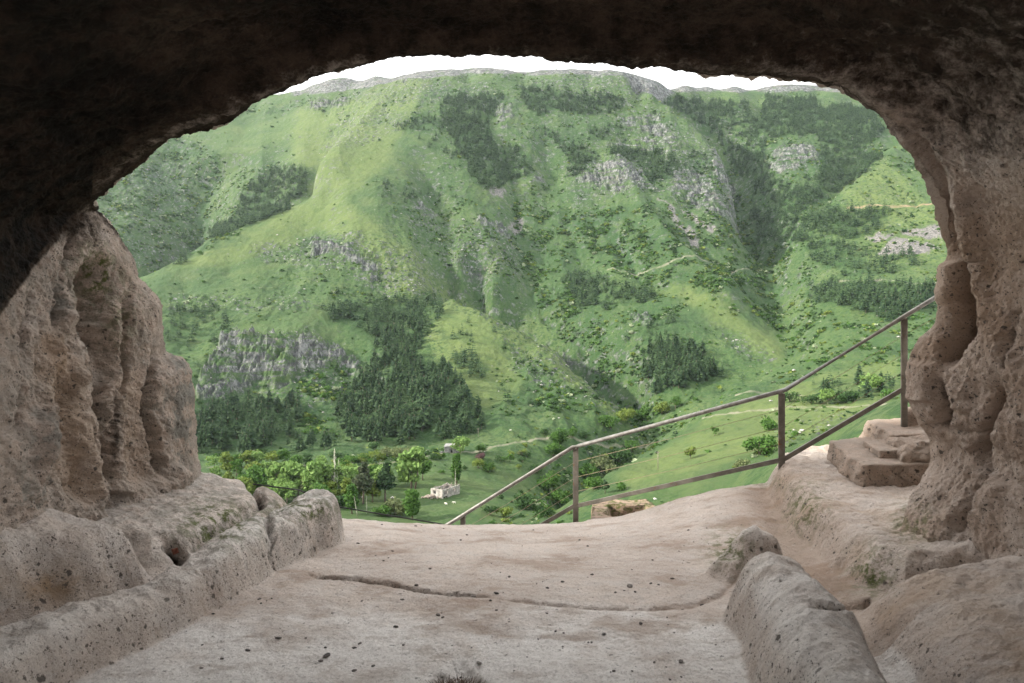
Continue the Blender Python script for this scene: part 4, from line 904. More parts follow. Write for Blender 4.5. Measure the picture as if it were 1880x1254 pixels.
sk(Lw, [(185,640),(205,690),(212,740)], [12,15,9], .16); sk(Lw, [(128,650),(140,760),(170,850),(190,930)], [12,18,14,9], .15)
sk(Lw, [(150,400),(150,520),(105,640),(80,760),(70,900)], [14,16,15,14,14], .12)
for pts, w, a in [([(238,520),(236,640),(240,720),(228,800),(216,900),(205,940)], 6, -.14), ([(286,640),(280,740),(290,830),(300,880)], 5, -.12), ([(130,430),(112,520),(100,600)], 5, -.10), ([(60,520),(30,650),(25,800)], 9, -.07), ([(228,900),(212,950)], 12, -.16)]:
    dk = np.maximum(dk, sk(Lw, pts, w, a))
sk(Lw, [(300,760),(300,850)], 22, .05); sk(Lw, [(340,860),(300,900),(250,930)], 26, .14)
# right wall
for pts, w, a in [([(1772,470),(1775,560),(1755,620),(1728,680)], [10,22,20,12], -.26), ([(1718,690),(1738,745),(1732,790)], 9, -.12), ([(1838,700),(1812,790),(1800,830),(1818,870),(1795,940),(1770,990)], [8,10,15,14,13,8], -.20), ([(1868,560),(1845,690)], 8, -.08), ([(1700,780),(1760,795),(1810,800)], 7, -.07)]:
    dk = np.maximum(dk, sk(Rw, pts, w, a))
sk(Rw, [(1672,250),(1712,340),(1745,420),(1765,480)], [16,22,22,16], -.16); sk(Rw, [(1745,335),(1778,430),(1815,560),(1850,700)], [14,20,24,30], .12); sk(Rw, [(1705,660),(1700,740)], 30, .12)
sk(Rw, [(1745,480),(1742,560)], [18,22], .09); sk(Rw, [(1800,620),(1770,700),(1760,760)], 26, .10); sk(Rw, [(1880,880),(1780,960),(1700,1010)], 40, .20)
SVd = SV+N*d[..., None]
SN = vert_normals(SVd)
if flip[200:400].mean() > .5: SN = -SN
qx, qy = proj(SVd)
front = (y > 0.6)
# soot: the whole roof, black towards the left, fading light at the upper right painted in, with the clean wall starting under a slanting limit
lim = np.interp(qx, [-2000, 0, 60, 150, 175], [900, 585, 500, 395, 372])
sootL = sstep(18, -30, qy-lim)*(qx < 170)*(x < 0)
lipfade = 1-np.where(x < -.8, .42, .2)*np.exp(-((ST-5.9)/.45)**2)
roof_soot_shade = sstep(1.9, 2.7, z)*np.interp(x, [-.9, -.1, .5, 1.4, 2.2, 2.8], [1.0, .86, .80, .72, .58, .40])
soot_shade = np.maximum(sootL*(ST < 6.6), roof_soot_shade*lipfade)*(ST < 6.6)
soot_shade = np.where(front, soot_shade, 1.0*(z > 1.0)+.5)
sc_ = dict(soot_shade=np.clip(soot_shade-0.25*spot(qx, qy, 350, 60, 180, 60), 0, 1), chalk=np.full(d.shape, .12)+.25*sstep(.6, .0, z), dust=0.45*leftw+0.45*rightw+0.35*rightw*sstep(0, .3, fbm(x*2, y*2, z*2, 3, 730)), ochre=np.clip(.45*och*leftw+.1*leftw*sstep(0, .3, fbm(x*2, y*2, z*1.2, 3, 733))+.35*rightw*sstep(1.0, 2.0, z), 0, 1),
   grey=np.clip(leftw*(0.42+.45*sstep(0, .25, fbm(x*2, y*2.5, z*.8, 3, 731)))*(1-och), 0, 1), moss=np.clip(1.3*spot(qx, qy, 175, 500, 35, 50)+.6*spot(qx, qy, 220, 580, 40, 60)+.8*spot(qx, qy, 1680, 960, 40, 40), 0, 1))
stain_shade = leftw*(.50*spot(qx, qy, 185, 560, 45, 110)+.45*spot(qx, qy, 214, 800, 26, 120)+.35*spot(qx, qy, 262, 600, 20, 80)+.3*spot(qx, qy, 300, 720, 25, 60)); stain_shade = stain_shade*(.4+1.2*sstep(-.15, .2, fbm(x*4, y*4, z*1.5, 4, 745)))  # dark streaks plus the recess shade, painted on the left pillar
sc_['soot_shade'] = np.clip(np.maximum(np.maximum(sc_['soot_shade'], dk*.46), stain_shade*.75), 0, 1)  # wall grooves and pillar recess get painted shade on top of the smoke
SVr = SVd.reshape(-1, 3); sfc = grid_faces(*ST.shape)
ctr = SVr[sfc].mean(1)
kind_f = np.where(ctr[:, 2]+0.25*np.sin(ctr[:, 1]*3) > 2.25, 0, np.where(ctr[:, 0] < 0, 1, 2))
tf_ = ST[:-1, :-1].ravel()
kind_f = np.where(tf_ > 8.2, 3, kind_f)
# orientation
a_, b_, c_ = SVr[sfc[:, 0]], SVr[sfc[:, 1]], SVr[sfc[:, 2]]
if (np.sum(np.cross(b_-a_, c_-a_)*SN.reshape(-1, 3)[sfc[:, 0]], 1) < 0).mean() > .5: sfc = sfc[:, ::-1]
for k, (nm, lb) in {0: ('cave_roof', 'dark sooty rock roof arching over the cave mouth'), 1: ('cave_wall', 'deeply fluted pinkish grey rock wall on the left of the cave mouth'), 2: ('cave_wall', 'pitted brown rock wall on the right of the cave mouth'), 3: ('cliff_face', 'outer cliff face around the cave mouth')}.items():
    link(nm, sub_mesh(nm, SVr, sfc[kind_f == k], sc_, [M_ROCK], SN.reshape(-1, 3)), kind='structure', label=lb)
# ------------------------------------------------------------------ near things: steps, railing, pebbles
import bmesh
def block(name, corners_bot, corners_top, parent=None, n=26, amp=.02, seed=0, attrs=None, rnd=0.05):
    """worn rock block: eight corners, subdivided, rounded and roughened"""
    cb = np.array(corners_bot, float); ct = np.array(corners_top, float)
    V = []; Fc = []; off = 0
    def face(a, b, c, d_):
        nonlocal off
        u, v = np.meshgrid(np.linspace(0, 1, n), np.linspace(0, 1, n)); u = u[..., None]; v = v[..., None]
        V.append(((a*(1-u)+b*u)*(1-v)+(d_*(1-u)+c*u)*v).reshape(-1, 3)); Fc.append(grid_faces(n, n)+off); off += n*n
    face(*ct); face(*cb[::-1])
    for i in range(4): j = (i+1) % 4; face(cb[i], cb[j], ct[j], ct[i])
    V = np.concatenate(V); Fc = np.concatenate(Fc)
    # weld
    q = np.round(V*2000).astype(int); _, first, inv = np.unique(q, axis=0, return_index=True, return_inverse=True); inv = inv.ravel()
    V = V[first]; Fc = inv[Fc]
    for _ in range(3):    # Laplacian smoothing rounds the edges
        acc = np.zeros_like(V); c = np.zeros(len(V))
        for a, b in ((0, 1), (1, 2), (2, 3), (3, 0)):
            np.add.at(acc, Fc[:, a], V[Fc[:, b]]); np.add.at(c, Fc[:, a], 1); np.add.at(acc, Fc[:, b], V[Fc[:, a]]); np.add.at(c, Fc[:, b], 1)
        V = V*.4+.6*acc/c[:, None]
    ce = V.mean(0); dirn = V-ce; dirn /= np.linalg.norm(dirn, axis=1)[:, None]
    x, y, z = V.T
    dd = amp*1.6*fbm(x*2.5+seed, y*2.5, z*2.5, 3, 800)*2+amp*.8*fbm(x*9+seed, y*9, z*9, 4, 801)*2+amp*.8*(fbm(x*5+seed, y*5, z*3, 3, 802, .5, True)-.3)
    V = V+dirn*dd[:, None]
    at = dict(chalk=np.full(len(V), .05), dust=np.full(len(V), .55), ochre=0*x, grey=0*x, moss=0*x, soot_shade=0*x); at.update(attrs or {})
    return link(name, mesh_np(name, V, Fc, [M_ROCK], True, at), parent)
def Pz(px, py, z):
    d = (EYE-z)*F/(py-627.0) ; return P(px, py, d)
st = thing('rock_steps', (3.1, 6.4, .3), 'three worn pinkish steps cut in rock beside the right wall under the railing', 'steps')
def lb(pts):   # local coordinates of the steps
    return [np.array(p)-np.array([3.1, 6.4, .3]) for p in pts]
block('step', lb([(3.00, 6.18, .05), (4.2, 6.15, .05), (4.4, 7.6, .05), (3.16, 7.25, .05)]), lb([(3.07, 6.22, .465), (4.2, 6.2, .50), (4.4, 7.6, .56), (3.20, 7.15, .55)]), st, 40, .026, 1)
block('step', lb([(3.54, 6.70, .4), (4.5, 6.65, .4), (4.8, 8.0, .4), (3.74, 7.7, .4)]), lb([(3.60, 6.74, .665), (4.5, 6.7, .70), (4.8, 8.0, .74), (3.80, 7.55, .71)]), st, 34, .024, 2)
block('step', lb([(3.90, 7.15, .5), (4.9, 7.1, .5), (5.4, 8.2, .5), (4.50, 8.0, .5)]), lb([(3.95, 7.2, .88), (4.9, 7.15, .88), (5.4, 8.1, .86), (4.55, 7.9, .84)]), st, 24, .022, 3)
block('step', lb([(3.30, 6.42, .35), (4.2, 6.4, .35), (4.3, 7.0, .35), (3.40, 6.95, .35)]), lb([(3.34, 6.46, .56), (4.2, 6.4, .58), (4.3, 7.0, .60), (3.44, 6.9, .58)]), st, 30, .024, 7)
block('broken_chunk', lb([(3.40, 6.22, .3), (4.1, 6.2, .3), (4.2, 7.0, .3), (3.50, 6.95, .3)]), lb([(3.54, 6.34, .60), (4.1, 6.3, .64), (4.2, 6.8, .66), (3.66, 6.7, .62)]), st, 26, .05, 5)
o = block('rock_outcrop', [(2.75, 7.35, -.8), (5.2, 7.3, -.8), (5.2, 9.0, -.8), (3.0, 9.0, -.8)], [(2.95, 7.45, .27), (5.2, 7.4, .50), (5.2, 9.2, .40), (3.9, 8.6, .10)], None, 30, .035, 9)
o.data.attributes['grey'].data.foreach_set('value', np.full(len(o.data.vertices), 1.0, np.float32)); o['kind'] = 'structure'; o['label'] = 'rough rock outcrop falling away behind the carved steps'
for c_ in st.children: c_.data.attributes['grey'].data.foreach_set('value', np.full(len(c_.data.vertices), .3, np.float32)); c_.data.attributes['dust'].data.foreach_set('value', np.full(len(c_.data.vertices), .65, np.float32))
def mat_steel():
    n = NT('brown_painted_steel'); c = n.mix(n.ramp(n.noise(9, 6, .7), .35, .65), (0.115, 0.105, 0.092), (0.185, 0.17, 0.15))
    rs = n.ramp(n.noise(7, 8, .8), .57, .66); c = n.mix(rs, c, (0.16, 0.075, 0.035)); c = n.mix(n.ramp(n.noise(60, 4, .8), .6, .7, 0, .6), c, (0.30, 0.28, 0.25)); n.color(c); n.rough(n.ramp(rs, 0, 1, .5, .9)); n.bump(n.noise(50, 5, .7), .3, .003); return n.m
M_STEEL = mat_steel()
M_RAILTOP = mat_plain('worn_steel_tube', (0.15, 0.145, 0.135), (0.27, 0.26, 0.25), 16, .5, .1, .002); M_RAILTOP.node_tree.nodes['Principled BSDF'].inputs['Metallic'].default_value = 0.6
M_WIRE = mat_plain('rusty_wire', (0.17, 0.13, 0.09), (0.26, 0.21, 0.15), 30, .6)
M_CABLE = mat_plain('black_cable', (0.02, 0.02, 0.02), (0.04, 0.04, 0.04), 9, .6)
def bar(a, b, wx, wy, up=(0, 0, 1)):
    a, b = np.array(a, float), np.array(b, float); d = b-a; d /= np.linalg.norm(d); s = np.cross(d, up); s /= np.linalg.norm(s); t = np.cross(s, d)
    e = min(wx, wy)*.12; V = []
    prof = [(-1, -1), (1, -1), (1, 1), (-1, 1)]
    pr = []
    for i, (sx_, ty_) in enumerate(prof):
        X0, Y0 = sx_*wx/2, ty_*wy/2
        pr += [(X0-sx_*e, Y0), (X0, Y0-ty_*e)] if i in (1, 3) else [(X0, Y0-ty_*e), (X0-sx_*e, Y0)]
    pts = np.array(pr); ang = np.arctan2(pts[:, 1], pts[:, 0]); pts = pts[np.argsort(ang)]
    for p in (a, b):
        for q in pts: V.append(p+s*q[0]+t*q[1])
    n = 8; Fc = np.array([(k, (k+1) % n, (k+1) % n+n, k+n) for k in range(n)]); caps = np.array([tuple(range(n))[::-1], tuple(range(n, 2*n))])
    return np.array(V), [Fc, caps]
def mesh_join(name, lst, mat, smooth=False):
    V = []; by = {}; o = 0
    for v, fs in lst:
        V.append(v)
        for f in (fs if isinstance(fs, list) else [fs]): by.setdefault(f.shape[1], []).append(f+o)
        o += len(v)
    return mesh_np(name, np.concatenate(V), [np.concatenate(q) for q in by.values()], [mat], smooth)
R0, R1, R2, R3 = P(832, 957, 8.35), P(1057, 819, 8.05), P(1435, 719, 7.05), P(1660, 581, 7.15); R4 = P(1790, 502, 7.2); Rm = P(700, 1035, 8.6)
rl = thing('railing', (float(R2[0]), float(R2[1]), .1), 'brown steel railing with round grey handrail climbing from the floor rim to the steps', 'railing')
O = np.array([R2[0], R2[1], .1])
tv_, tf_2 = tube_arrays([Rm-O, R0-O, R1-O+np.array([-.03, 0, -.012]), R1-O+np.array([.04, 0, .004]), R2-O+np.array([-.05, 0, -.008]), R2-O+np.array([.04, 0, .02]), R3-O, R4-O], [.0225]*8, 14)
part('handrail', mesh_np('handrail', tv_, tf_2, [M_RAILTOP], True), rl)
def post(top, zb, ang):
    me = mesh_join('post', [bar(np.array([top[0], top[1], zb])-O, np.array([top[0], top[1], top[2]-.018])-O, .062, .022, (math.cos(ang), math.sin(ang), 0))], M_STEEL); return part('post', me, rl)
Rp0 = P(850, 944, 8.35)
post(Rp0, -1.6, 1.2); post(R1, -1.3, 1.45); post(R2, -.15, 1.45); post(R3, .55, 1.45)
for T_, zb in ((R2, P(1435, 897, 7.05)[2]-.01),):
    part('base_plate', mesh_join('base_plate', [bar(np.array([T_[0]-.07, T_[1], zb])-O, np.array([T_[0]+.07, T_[1], zb])-O, .12, .012)], M_STEEL), rl)
for T_ in (R1, R2, R3):
    v1, f1 = tube_arrays([T_-O+np.array([0, 0, -.036]), T_-O+np.array([0, 0, -.014])], [.024, .020], 10); part('weld_collar', mesh_np('weld_collar', v1, f1, [M_STEEL], True), rl)
B0, B1, B2, B3 = P(1000, 962, 8.15), P(1057, 929, 8.05), P(1435, 845, 7.05), P(1655, 716, 7.15)
dz = np.array([0, -.03, 0])
for a, b in ((P(880, 1030, 8.3), B1-np.array([.02, 0, 0])), (B1+np.array([.02, 0, 0.004]), B2-np.array([.02, 0, 0])), (B2+np.array([.02, 0, .01]), B3)):
    part('bottom_rail', mesh_join('bottom_rail', [bar(a-O, b-O, .022, .046)], M_STEEL), rl)
for f_, in ((.26,), (.52,), (.76,)):
    for (t0, b0_, t1, b1_) in ((P(832, 957, 8.35), P(880, 1030, 8.3), R1, B1), (R1, B1, R2, B2), (R2, B2, R3, B3), (R3, B3, R4, P(1790, 640, 7.2))):
        a, b = t0*(1-f_)+b0_*f_, t1*(1-f_)+b1_*f_; mid = (a+b)/2-np.array([0, 0, .012])
        wv, wf = tube_arrays([a-O, mid-O, b-O], [.0023]*3, 5); part('wire', mesh_np('wire', wv, wf, [M_WIRE], True), rl)
# cable strung along the left rim
ca = [np.array([-2.45, 6.7, .20]), np.array([-2.2, 7.3, .02]), P(625, 931, 8.1), P(700, 944, 7.9), P(780, 957, 7.8), P(830, 966, 7.7)]
cv, cf = tube_arrays(ca, [.008]*6, 6); link('cable', mesh_np('cable', cv, cf, [M_CABLE], True), None, label='thin black cable sagging past the end of the left rock kerb', category='cable')
# black pipe end behind the middle post
pv, pf = tube_arrays([P(1447, 868, 7.2), P(1462, 850, 7.4), P(1485, 842, 7.8)], [.014]*3, 8); link('hose', mesh_np('hose', pv, pf, [M_CABLE], True), None, label='short black hose lying beside the middle railing post', category='hose')
# rust-brown tile fragment in the hollow of the left ledge
def fl_z(x, y):
    i = np.argmin((FX-x)**2+(FY-y)**2); return float(FVr[i, 2])
M_TILE = mat_plain('brick_fragment', (0.16, 0.06, 0.04), (0.24, 0.10, 0.07), 20, .9, .3)
v, f, t = rock_arrays(3); q = Pz(322, 1012, .18); o = link('brick_fragment', mesh_np('brick_fragment', v*np.array([.045, .03, .05]), f, [M_TILE], False), None, label='rust red brick fragment wedged in the hollow behind the left kerb', category='brick'); o.location = q; o.rotation_euler = (.4, .5, .3)
# pebbles on the floor
M_PEB = mat_plain('dark_pebble', (0.05, 0.045, 0.042), (0.16, 0.135, 0.12), 25, .9)
def pebble_me(seed):
    bm = bmesh.new(); bmesh.ops.create_icosphere(bm, subdivisions=2, radius=.5)
    for vv in bm.verts:
        c = np.array(vv.co); s = 1+0.35*float(perlin(np.array([c[0]*2.3+seed]), np.array([c[1]*2.3]), np.array([c[2]*2.3]), 5)[0])*1.6; vv.co = Vector(c*s)
    me = bpy.data.meshes.new('pebble'); bm.to_mesh(me); bm.free(); me.materials.append(M_PEB); return me
PB = [pebble_me(s*3.7) for s in range(5)]
r2 = np.random.RandomState(11)
big = [(640,1061,.07),(870,1092,.03),(912,1090,.035),(1157,1078,.055),(1235,1063,.03),(578,1057,.05),(1110,1165,.03),(880,1218,.03),(600,1205,.045),(510,1172,.03),(455,1195,.03),(662,1182,.022),(1003,1127,.02),(1250,1215,.03),(1480,925,.035)]
def rayfloor(px, py):
    k = np.argmin((fpx-px)**2+(fpy-py)**2); return FVr[k]
for (a, b_, s) in big:
    q = rayfloor(a, b_); o = link('pebble', PB[r2.randint(5)], None, label='dark stone lying on the pale chamber floor, among the larger ones', category='stone', group='larger stones on the chamber floor'); o.location = (q[0], q[1], q[2]+s*.12); o.rotation_euler = (0, 0, r2.rand()*6); s *= .72; o.scale = (s*1.5, s, s*.45)
for k in range(150):
    a, b_ = r2.uniform(350, 1450), 960+290*r2.rand()**1.2
    q = rayfloor(a, b_); 
    if lab.ravel()[np.argmin((fpx-a)**2+(fpy-b_)**2)] != 0 or q[1] > 7.2: continue
    s = .008+.014*r2.rand()**2
    o = link('pebble', PB[r2.randint(5)], None, label='tiny dark pebble sprinkled on the pale chamber floor', category='pebble', group='tiny pebbles on the chamber floor'); o.location = (q[0], q[1], q[2]+s*.15); o.rotation_euler = (0, 0, r2.rand()*6); o.scale = (s*1.4, s, s*.6)
# dry weed tuft poking up at the bottom edge
r3 = np.random.RandomState(5); V = []; Fc = []
for k in range(260):
    bx, by = r3.normal(0, .045), r3.normal(0, .02); h = r3.uniform(.03, .09); lx, ly = bx*1.6+r3.normal(0, .025), by+r3.normal(0, .03); w_ = .0014; i = len(V)
    V += [(bx-w_, by, 0), (bx+w_, by, 0), (bx+(lx-bx)*.5+w_*.7, (by+ly)/2, h*.6), (bx+(lx-bx)*.5-w_*.7, (by+ly)/2, h*.6), (lx, ly, h)]; Fc += [(i, i+1, i+2, i+3)]; Fc += [(i+3, i+2, i+4, i+4)] if False else []
M_DRY = mat_plain('dry_grass', (0.12, 0.08, 0.06), (0.25, 0.19, 0.14), 40)
q = rayfloor(840, 1250); o = link('dry_weed', mesh_np('dry_weed', V, np.array(Fc), [M_DRY], False), None, label='small dry brown weed tuft growing from a crack in the near floor', category='weed'); o.location = q
# ------------------------------------------------------------------ valley floor: trees one by one, ruin, shed, sheep, poles
def blobs(kind, r, w, h):
    if kind == 'poplar': return [(r.normal(0, .04*w), r.normal(0, .04*w), h*(.25+.68*i/7), w*(.5-.28*abs(i/7-.4)), w*(.5-.28*abs(i/7-.4)), h*.10) for i in range(8)]
    if kind == 'pine': return [(r.normal(0, .10*w), r.normal(0, .10*w), h*(.42+.55*i/9), w*(.52-.045*i)*r.uniform(.8, 1.1), w*(.52-.045*i)*r.uniform(.8, 1.1), h*.055) for i in range(10)]
    if kind == 'bush': return [(r.uniform(-.28, .28)*w, r.uniform(-.28, .28)*w, h*r.uniform(.3, .62), w*.27, w*.27, h*.26) for i in range(8)]
    if kind == 'tall': return [(r.uniform(-.28, .28)*w, r.uniform(-.2, .2)*w, h*r.uniform(.25, .92), w*.22, w*.22, h*.11) for i in range(20)]
    return [(r.uniform(-.32, .32)*w, r.uniform(-.32, .32)*w, h*r.uniform(.34, .84), w*.24, w*.24, h*.16) for i in range(14)]+[(0, 0, h*.72, w*.3, w*.3, h*.24)]
def tree(px, base, hpx, kind, mat, label, cat, wr=None, group=None, n=1500, trunk=M_BARK, nm=None):
    q = hit(px, base); h = hpx/F*q[1]; w = h*(wr or dict(poplar=.30, pine=.5, bush=1.3, tall=.7, round=.95)[kind]); r = np.random.RandomState(int(px*7+base))
    o = thing(nm or {'pine': 'pine_tree', 'poplar': 'poplar_tree', 'bush': 'bush'}.get(kind, 'broadleaf_tree'), (q[0], q[1], q[2]-.15), label, cat, group)
    bl = blobs(kind, r, w, h); v, f, t = crown_arrays(int(px), bl, int(n), {'pine': .055, 'poplar': .045}.get(kind, .05)*h+.12, .35)
    part('crown', mesh_np('crown', v, f, [mat], False, dict(tint=t)), o)
    tr = []; th = h*.028
    if kind == 'bush':
        tr = [tube_arrays([(0, 0, 0), (math.cos(k*2.1)*w*.14, math.sin(k*2.1)*w*.14, h*.5)], [th, th*.4], 5) for k in range(3)]
    else:
        tr.append(tube_arrays([(0, 0, 0), (r.normal(0, .01*h), 0, h*.35), (r.normal(0, .02*h), 0, h*.88)], [th, th*.75, th*.2], 7))
        for b in bl[:7]: tr.append(tube_arrays([(0, 0, max(h*.22, b[2]-h*.22)), (b[0]*.5, b[1]*.5, b[2]-h*.08), b[:3]], [th*.5, th*.35, th*.15], 5))
        if kind == 'tall': tr.append(tube_arrays([(w*.12, 0, 0), (w*.2, 0, h*.4), (w*.25, 0, h*.7)], [th*.9, th*.6, th*.2], 6))
    part('trunk', mesh_join('trunk', tr, trunk, True), o)
    return o
TREES = [
 (394,861,23,'round',M_BRIGHT,1.25,'leftmost bright round tree of the orchard row beside the cave wall'), (428,862,25,'round',M_MID,1.2,'second tree of the orchard row, loose pale green crown'), (452,857,27,'round',M_YEL,1.0,'yellow green orchard tree third from the left wall'),
 (473,856,28,'round',M_BRIGHT,1.1,'fourth and brightest tree of the orchard row'), (500,855,22,'round',M_YEL,1.1,'fifth orchard tree, low and yellowish'), (523,852,27,'round',M_MID,.9,'darker green narrow tree in the middle of the orchard row'), (545,857,22,'round',M_MID,1.1,'low green orchard tree right of the darker one'), (563,855,20,'round',M_DARK,1.1,'small dark tree near the right end of the orchard row'), (590,858,21,'round',M_BRIGHT,1.1,'small bright tree ending the orchard row'),
 (480,905,45,'round',M_MID,1.0,'leftmost tree of the bright grove behind the kerb'), (513,912,58,'tall',M_BRIGHT,.8,'tall feathery tree of the bright grove, second from left'), (540,914,58,'tall',M_BRIGHT,.8,'tall bright tree in the left half of the grove'), (573,918,64,'tall',M_BRIGHT,.7,'tallest tree in the middle of the bright grove'), (600,914,58,'round',M_BRIGHT,.75,'round bright tree right of the middle of the grove'), (636,910,50,'round',M_BRIGHT,.75,'bright tree just right of the bare poplars'), (652,900,44,'round',M_BRIGHT,.7,'small bright tree touching the brown pine'), (527,925,40,'round',M_BRIGHT,1.0,'low bright tree in front of the grove, left side'), (592,925,36,'round',M_MID,1.1,'low green tree in front of the grove, centre'), (625,935,30,'bush',M_DARK,1.1,'dark bush at the end of the rock kerb'),
 (558,915,36,'round',M_OLIVE,.7,'small brownish tree inside the bright grove'),
 (667,926,68,'pine',M_PINEB,.46,'tall brownish pine with bare lower trunk left of its twin'), (707,922,62,'pine',M_PINE,.5,'dark pine with bare lower trunk right of the brownish one'), (684,922,40,'round',M_YEL,.75,'slender yellow green tree between the two tall pines'), (704,893,40,'round',M_BRIGHT,.9,'bright round tree rising behind the dark pine'), (690,885,30,'round',M_MID,1.0,'mid green tree behind the tall brownish pine'),
 (755,898,68,'tall',M_BRIGHT,.78,'largest bright tree on the meadow, forked trunk'), (776,882,34,'round',M_MID,.9,'smaller green tree leaning against the largest meadow tree'), (838,890,50,'poplar',M_MID,.34,'slim poplar on the meadow behind the ruined house'), (757,953,48,'poplar',M_MID,.6,'green poplar in front of the ruined house, near the rim'), (726,946,32,'bush',M_OLIVE,1.4,'wide olive bush near the rim left of the front poplar'), (646,945,48,'poplar',M_MID,.5,'leafy poplar at the end of the rock kerb'), (700,948,26,'bush',M_MID,1.5,'green bush near the rim between kerb and olive bush'),
 (845,834,32,'round',M_BRIGHT,1.0,'bright round tree beside the grey stone shed'), (883,846,17,'bush',M_RED,1.2,'dark red bush beside the dirt track'), (881,832,17,'bush',M_MID,1.4,'green bush just behind the dark red bush'), (878,860,20,'bush',M_YEL,1.1,'yellow green bush below the dark red bush'), (896,868,20,'bush',M_MID,1.2,'green bush on the meadow right of the ruined house'), (937,848,14,'round',M_MID,.9,'tiny tree on the meadow below the dirt track'),
 (667,846,16,'bush',M_MID,1.5,'mid green bush at the left of the track behind the grove'), (691,846,22,'bush',M_YEL,1.5,'yellow green bush behind the grove'), (712,838,20,'bush',M_OLIVE,1.5,'olive bush behind the brightest meadow tree'), (688,830,20,'bush',M_DARK,1.3,'dark bush at the foot of the large pine stand'), (735,845,26,'bush',M_OLIVE,1.6,'wide olive thicket left of the stone shed'), (770,838,22,'bush',M_DARK,1.7,'dark thicket immediately left of the stone shed'), (800,845,14,'bush',M_DARK,1.8,'low dark bush under the stone shed'), (618,848,20,'bush',M_DARK,1.5,'dark bush behind the bare poplars'), (647,852,18,'bush',M_MID,1.6,'green bush right of the bare poplars'),
 (1027,815,34,'bush',M_MID,.95,'tall green bush on the slope above the track and left post'), (1016,838,30,'bush',M_MID,1.3,'green bush on the track left of the first post'), (1051,806,22,'bush',M_MID,1.0,'small green bush right of the tall one above the track'), (1120,790,26,'bush',M_MID,1.5,'dark green bushes where the gully meets the track'), (1150,775,26,'bush',M_YEL,1.4,'yellow green bush in the gully mouth'), (1180,770,30,'bush',M_MID,1.3,'wide green bush in the gully mouth'), (1215,760,26,'bush',M_YEL,1.2,'yellow green tree right of the gully mouth bushes'), (1240,750,22,'round',M_MID,1.0,'small round tree right of the gully mouth'), (1000,800,14,'bush',M_DARK,1.4,'small dark bush above the track'), (1075,806,16,'bush',M_DARK,1.5,'low dark bush above the handrail left of the gully'),
 (1078,880,30,'bush',M_MID,1.3,'green bush seen through the wires right of the first post'), (1105,868,32,'bush',M_OLIVE,1.4,'olive bush seen through the wires in the stream gully'), (1135,850,30,'bush',M_DARK,1.4,'dark bush seen through the wires in the stream gully'), (1160,832,24,'bush',M_MID,1.3,'green bush upstream, seen just under the handrail'), (1090,900,26,'bush',M_MID,1.5,'low green bush at the foot of the near grass hill'), (1005,900,34,'bush',M_MID,1.2,'green bush seen through the left wires'), (965,935,30,'bush',M_DARK,1.4,'dark bush low among the left wires'), (925,950,24,'bush',M_YEL,1.4,'yellow green bush near the foot of the handrail'), (1025,925,26,'bush',M_MID,1.5,'green bush beside the first post'), (1000,950,24,'bush',M_DARK,1.6,'dark bush at the rim left of the first post'), (985,870,20,'bush',M_DARK,1.6,'dark bush above the left wires'), (900,945,20,'bush',M_DARK,1.6,'low dark bush under the lower end of the handrail'),
 (1111,908,22,'pine',M_PINE,.7,'small dark conifer on the near grass hill by the first post'), (1268,842,22,'round',M_YEL,.95,'small lone tree in the middle of the near grass hill'), (1140,905,18,'bush',M_MID,1.5,'green bush right of the small conifer'), (1312,800,16,'round',M_MID,.9,'tiny tree high on the near grass hill'),
 (1395,835,40,'bush',M_MID,1.3,'large green bush left of the middle post'), (1400,880,34,'bush',M_DARK,1.4,'dark bush at the foot of the middle post'), (1412,790,26,'bush',M_MID,1.4,'green bush above the lower rail by the middle post'), (1365,862,22,'bush',M_OLIVE,1.4,'olive bush on the edge of the near grass hill'),
 (1520,742,28,'round',M_BRIGHT,1.0,'bright green tree on the terrace between middle and right posts'), (1490,742,24,'bush',M_DARK,1.6,'dark bushes left of the bright terrace tree'), (1555,738,26,'bush',M_DARK,1.5,'dark bushes right of the bright terrace tree'), (1598,722,34,'round',M_BRIGHT,1.1,'tall bright tree left of the right post'), (1625,735,24,'bush',M_MID,1.4,'green bush beside the right post'), (1450,738,22,'bush',M_DARK,1.5,'dark bush just right of the middle post'),
]
for (a, b_, h_, k, m, wr, lb_) in TREES:
    h_ *= 1.12
    tree(a, b_, h_, k, m, lb_, 'bush' if k == 'bush' else ('pine tree' if k == 'pine' else ('poplar' if k == 'poplar' else 'tree')), wr, None, 600 if h_ < 28 else (1500 if h_ < 50 else 2600))
# young trees filling the belt between the orchard row and the pines
rb_ = np.random.RandomState(21)
for k in range(46):
    a, b_ = rb_.uniform(385, 665), rb_.uniform(868, 925); m = [M_BRIGHT, M_BRIGHT, M_MID, M_YEL][rb_.randint(4)]
    tree(a, b_, rb_.uniform(26, 44), 'round' if rb_.rand() < .4 else 'tall', m, 'young broadleaf tree in the crowded green belt behind the left rock kerb', 'tree', rb_.uniform(.5, .95), 'young trees crowding the green belt behind the kerb', 1300, nm='young_tree')
for k in range(26):
    a, b_ = rb_.uniform(600, 1000), rb_.uniform(836, 870); m = [M_MID, M_DARK, M_OLIVE, M_YEL][rb_.randint(4)]
    tree(a, b_, rb_.uniform(10, 18), 'bush', m, 'low thicket bush on the strip between the dirt track and the meadow', 'bush', rb_.uniform(1.1, 1.7), 'thicket bushes along the dirt track', 300)
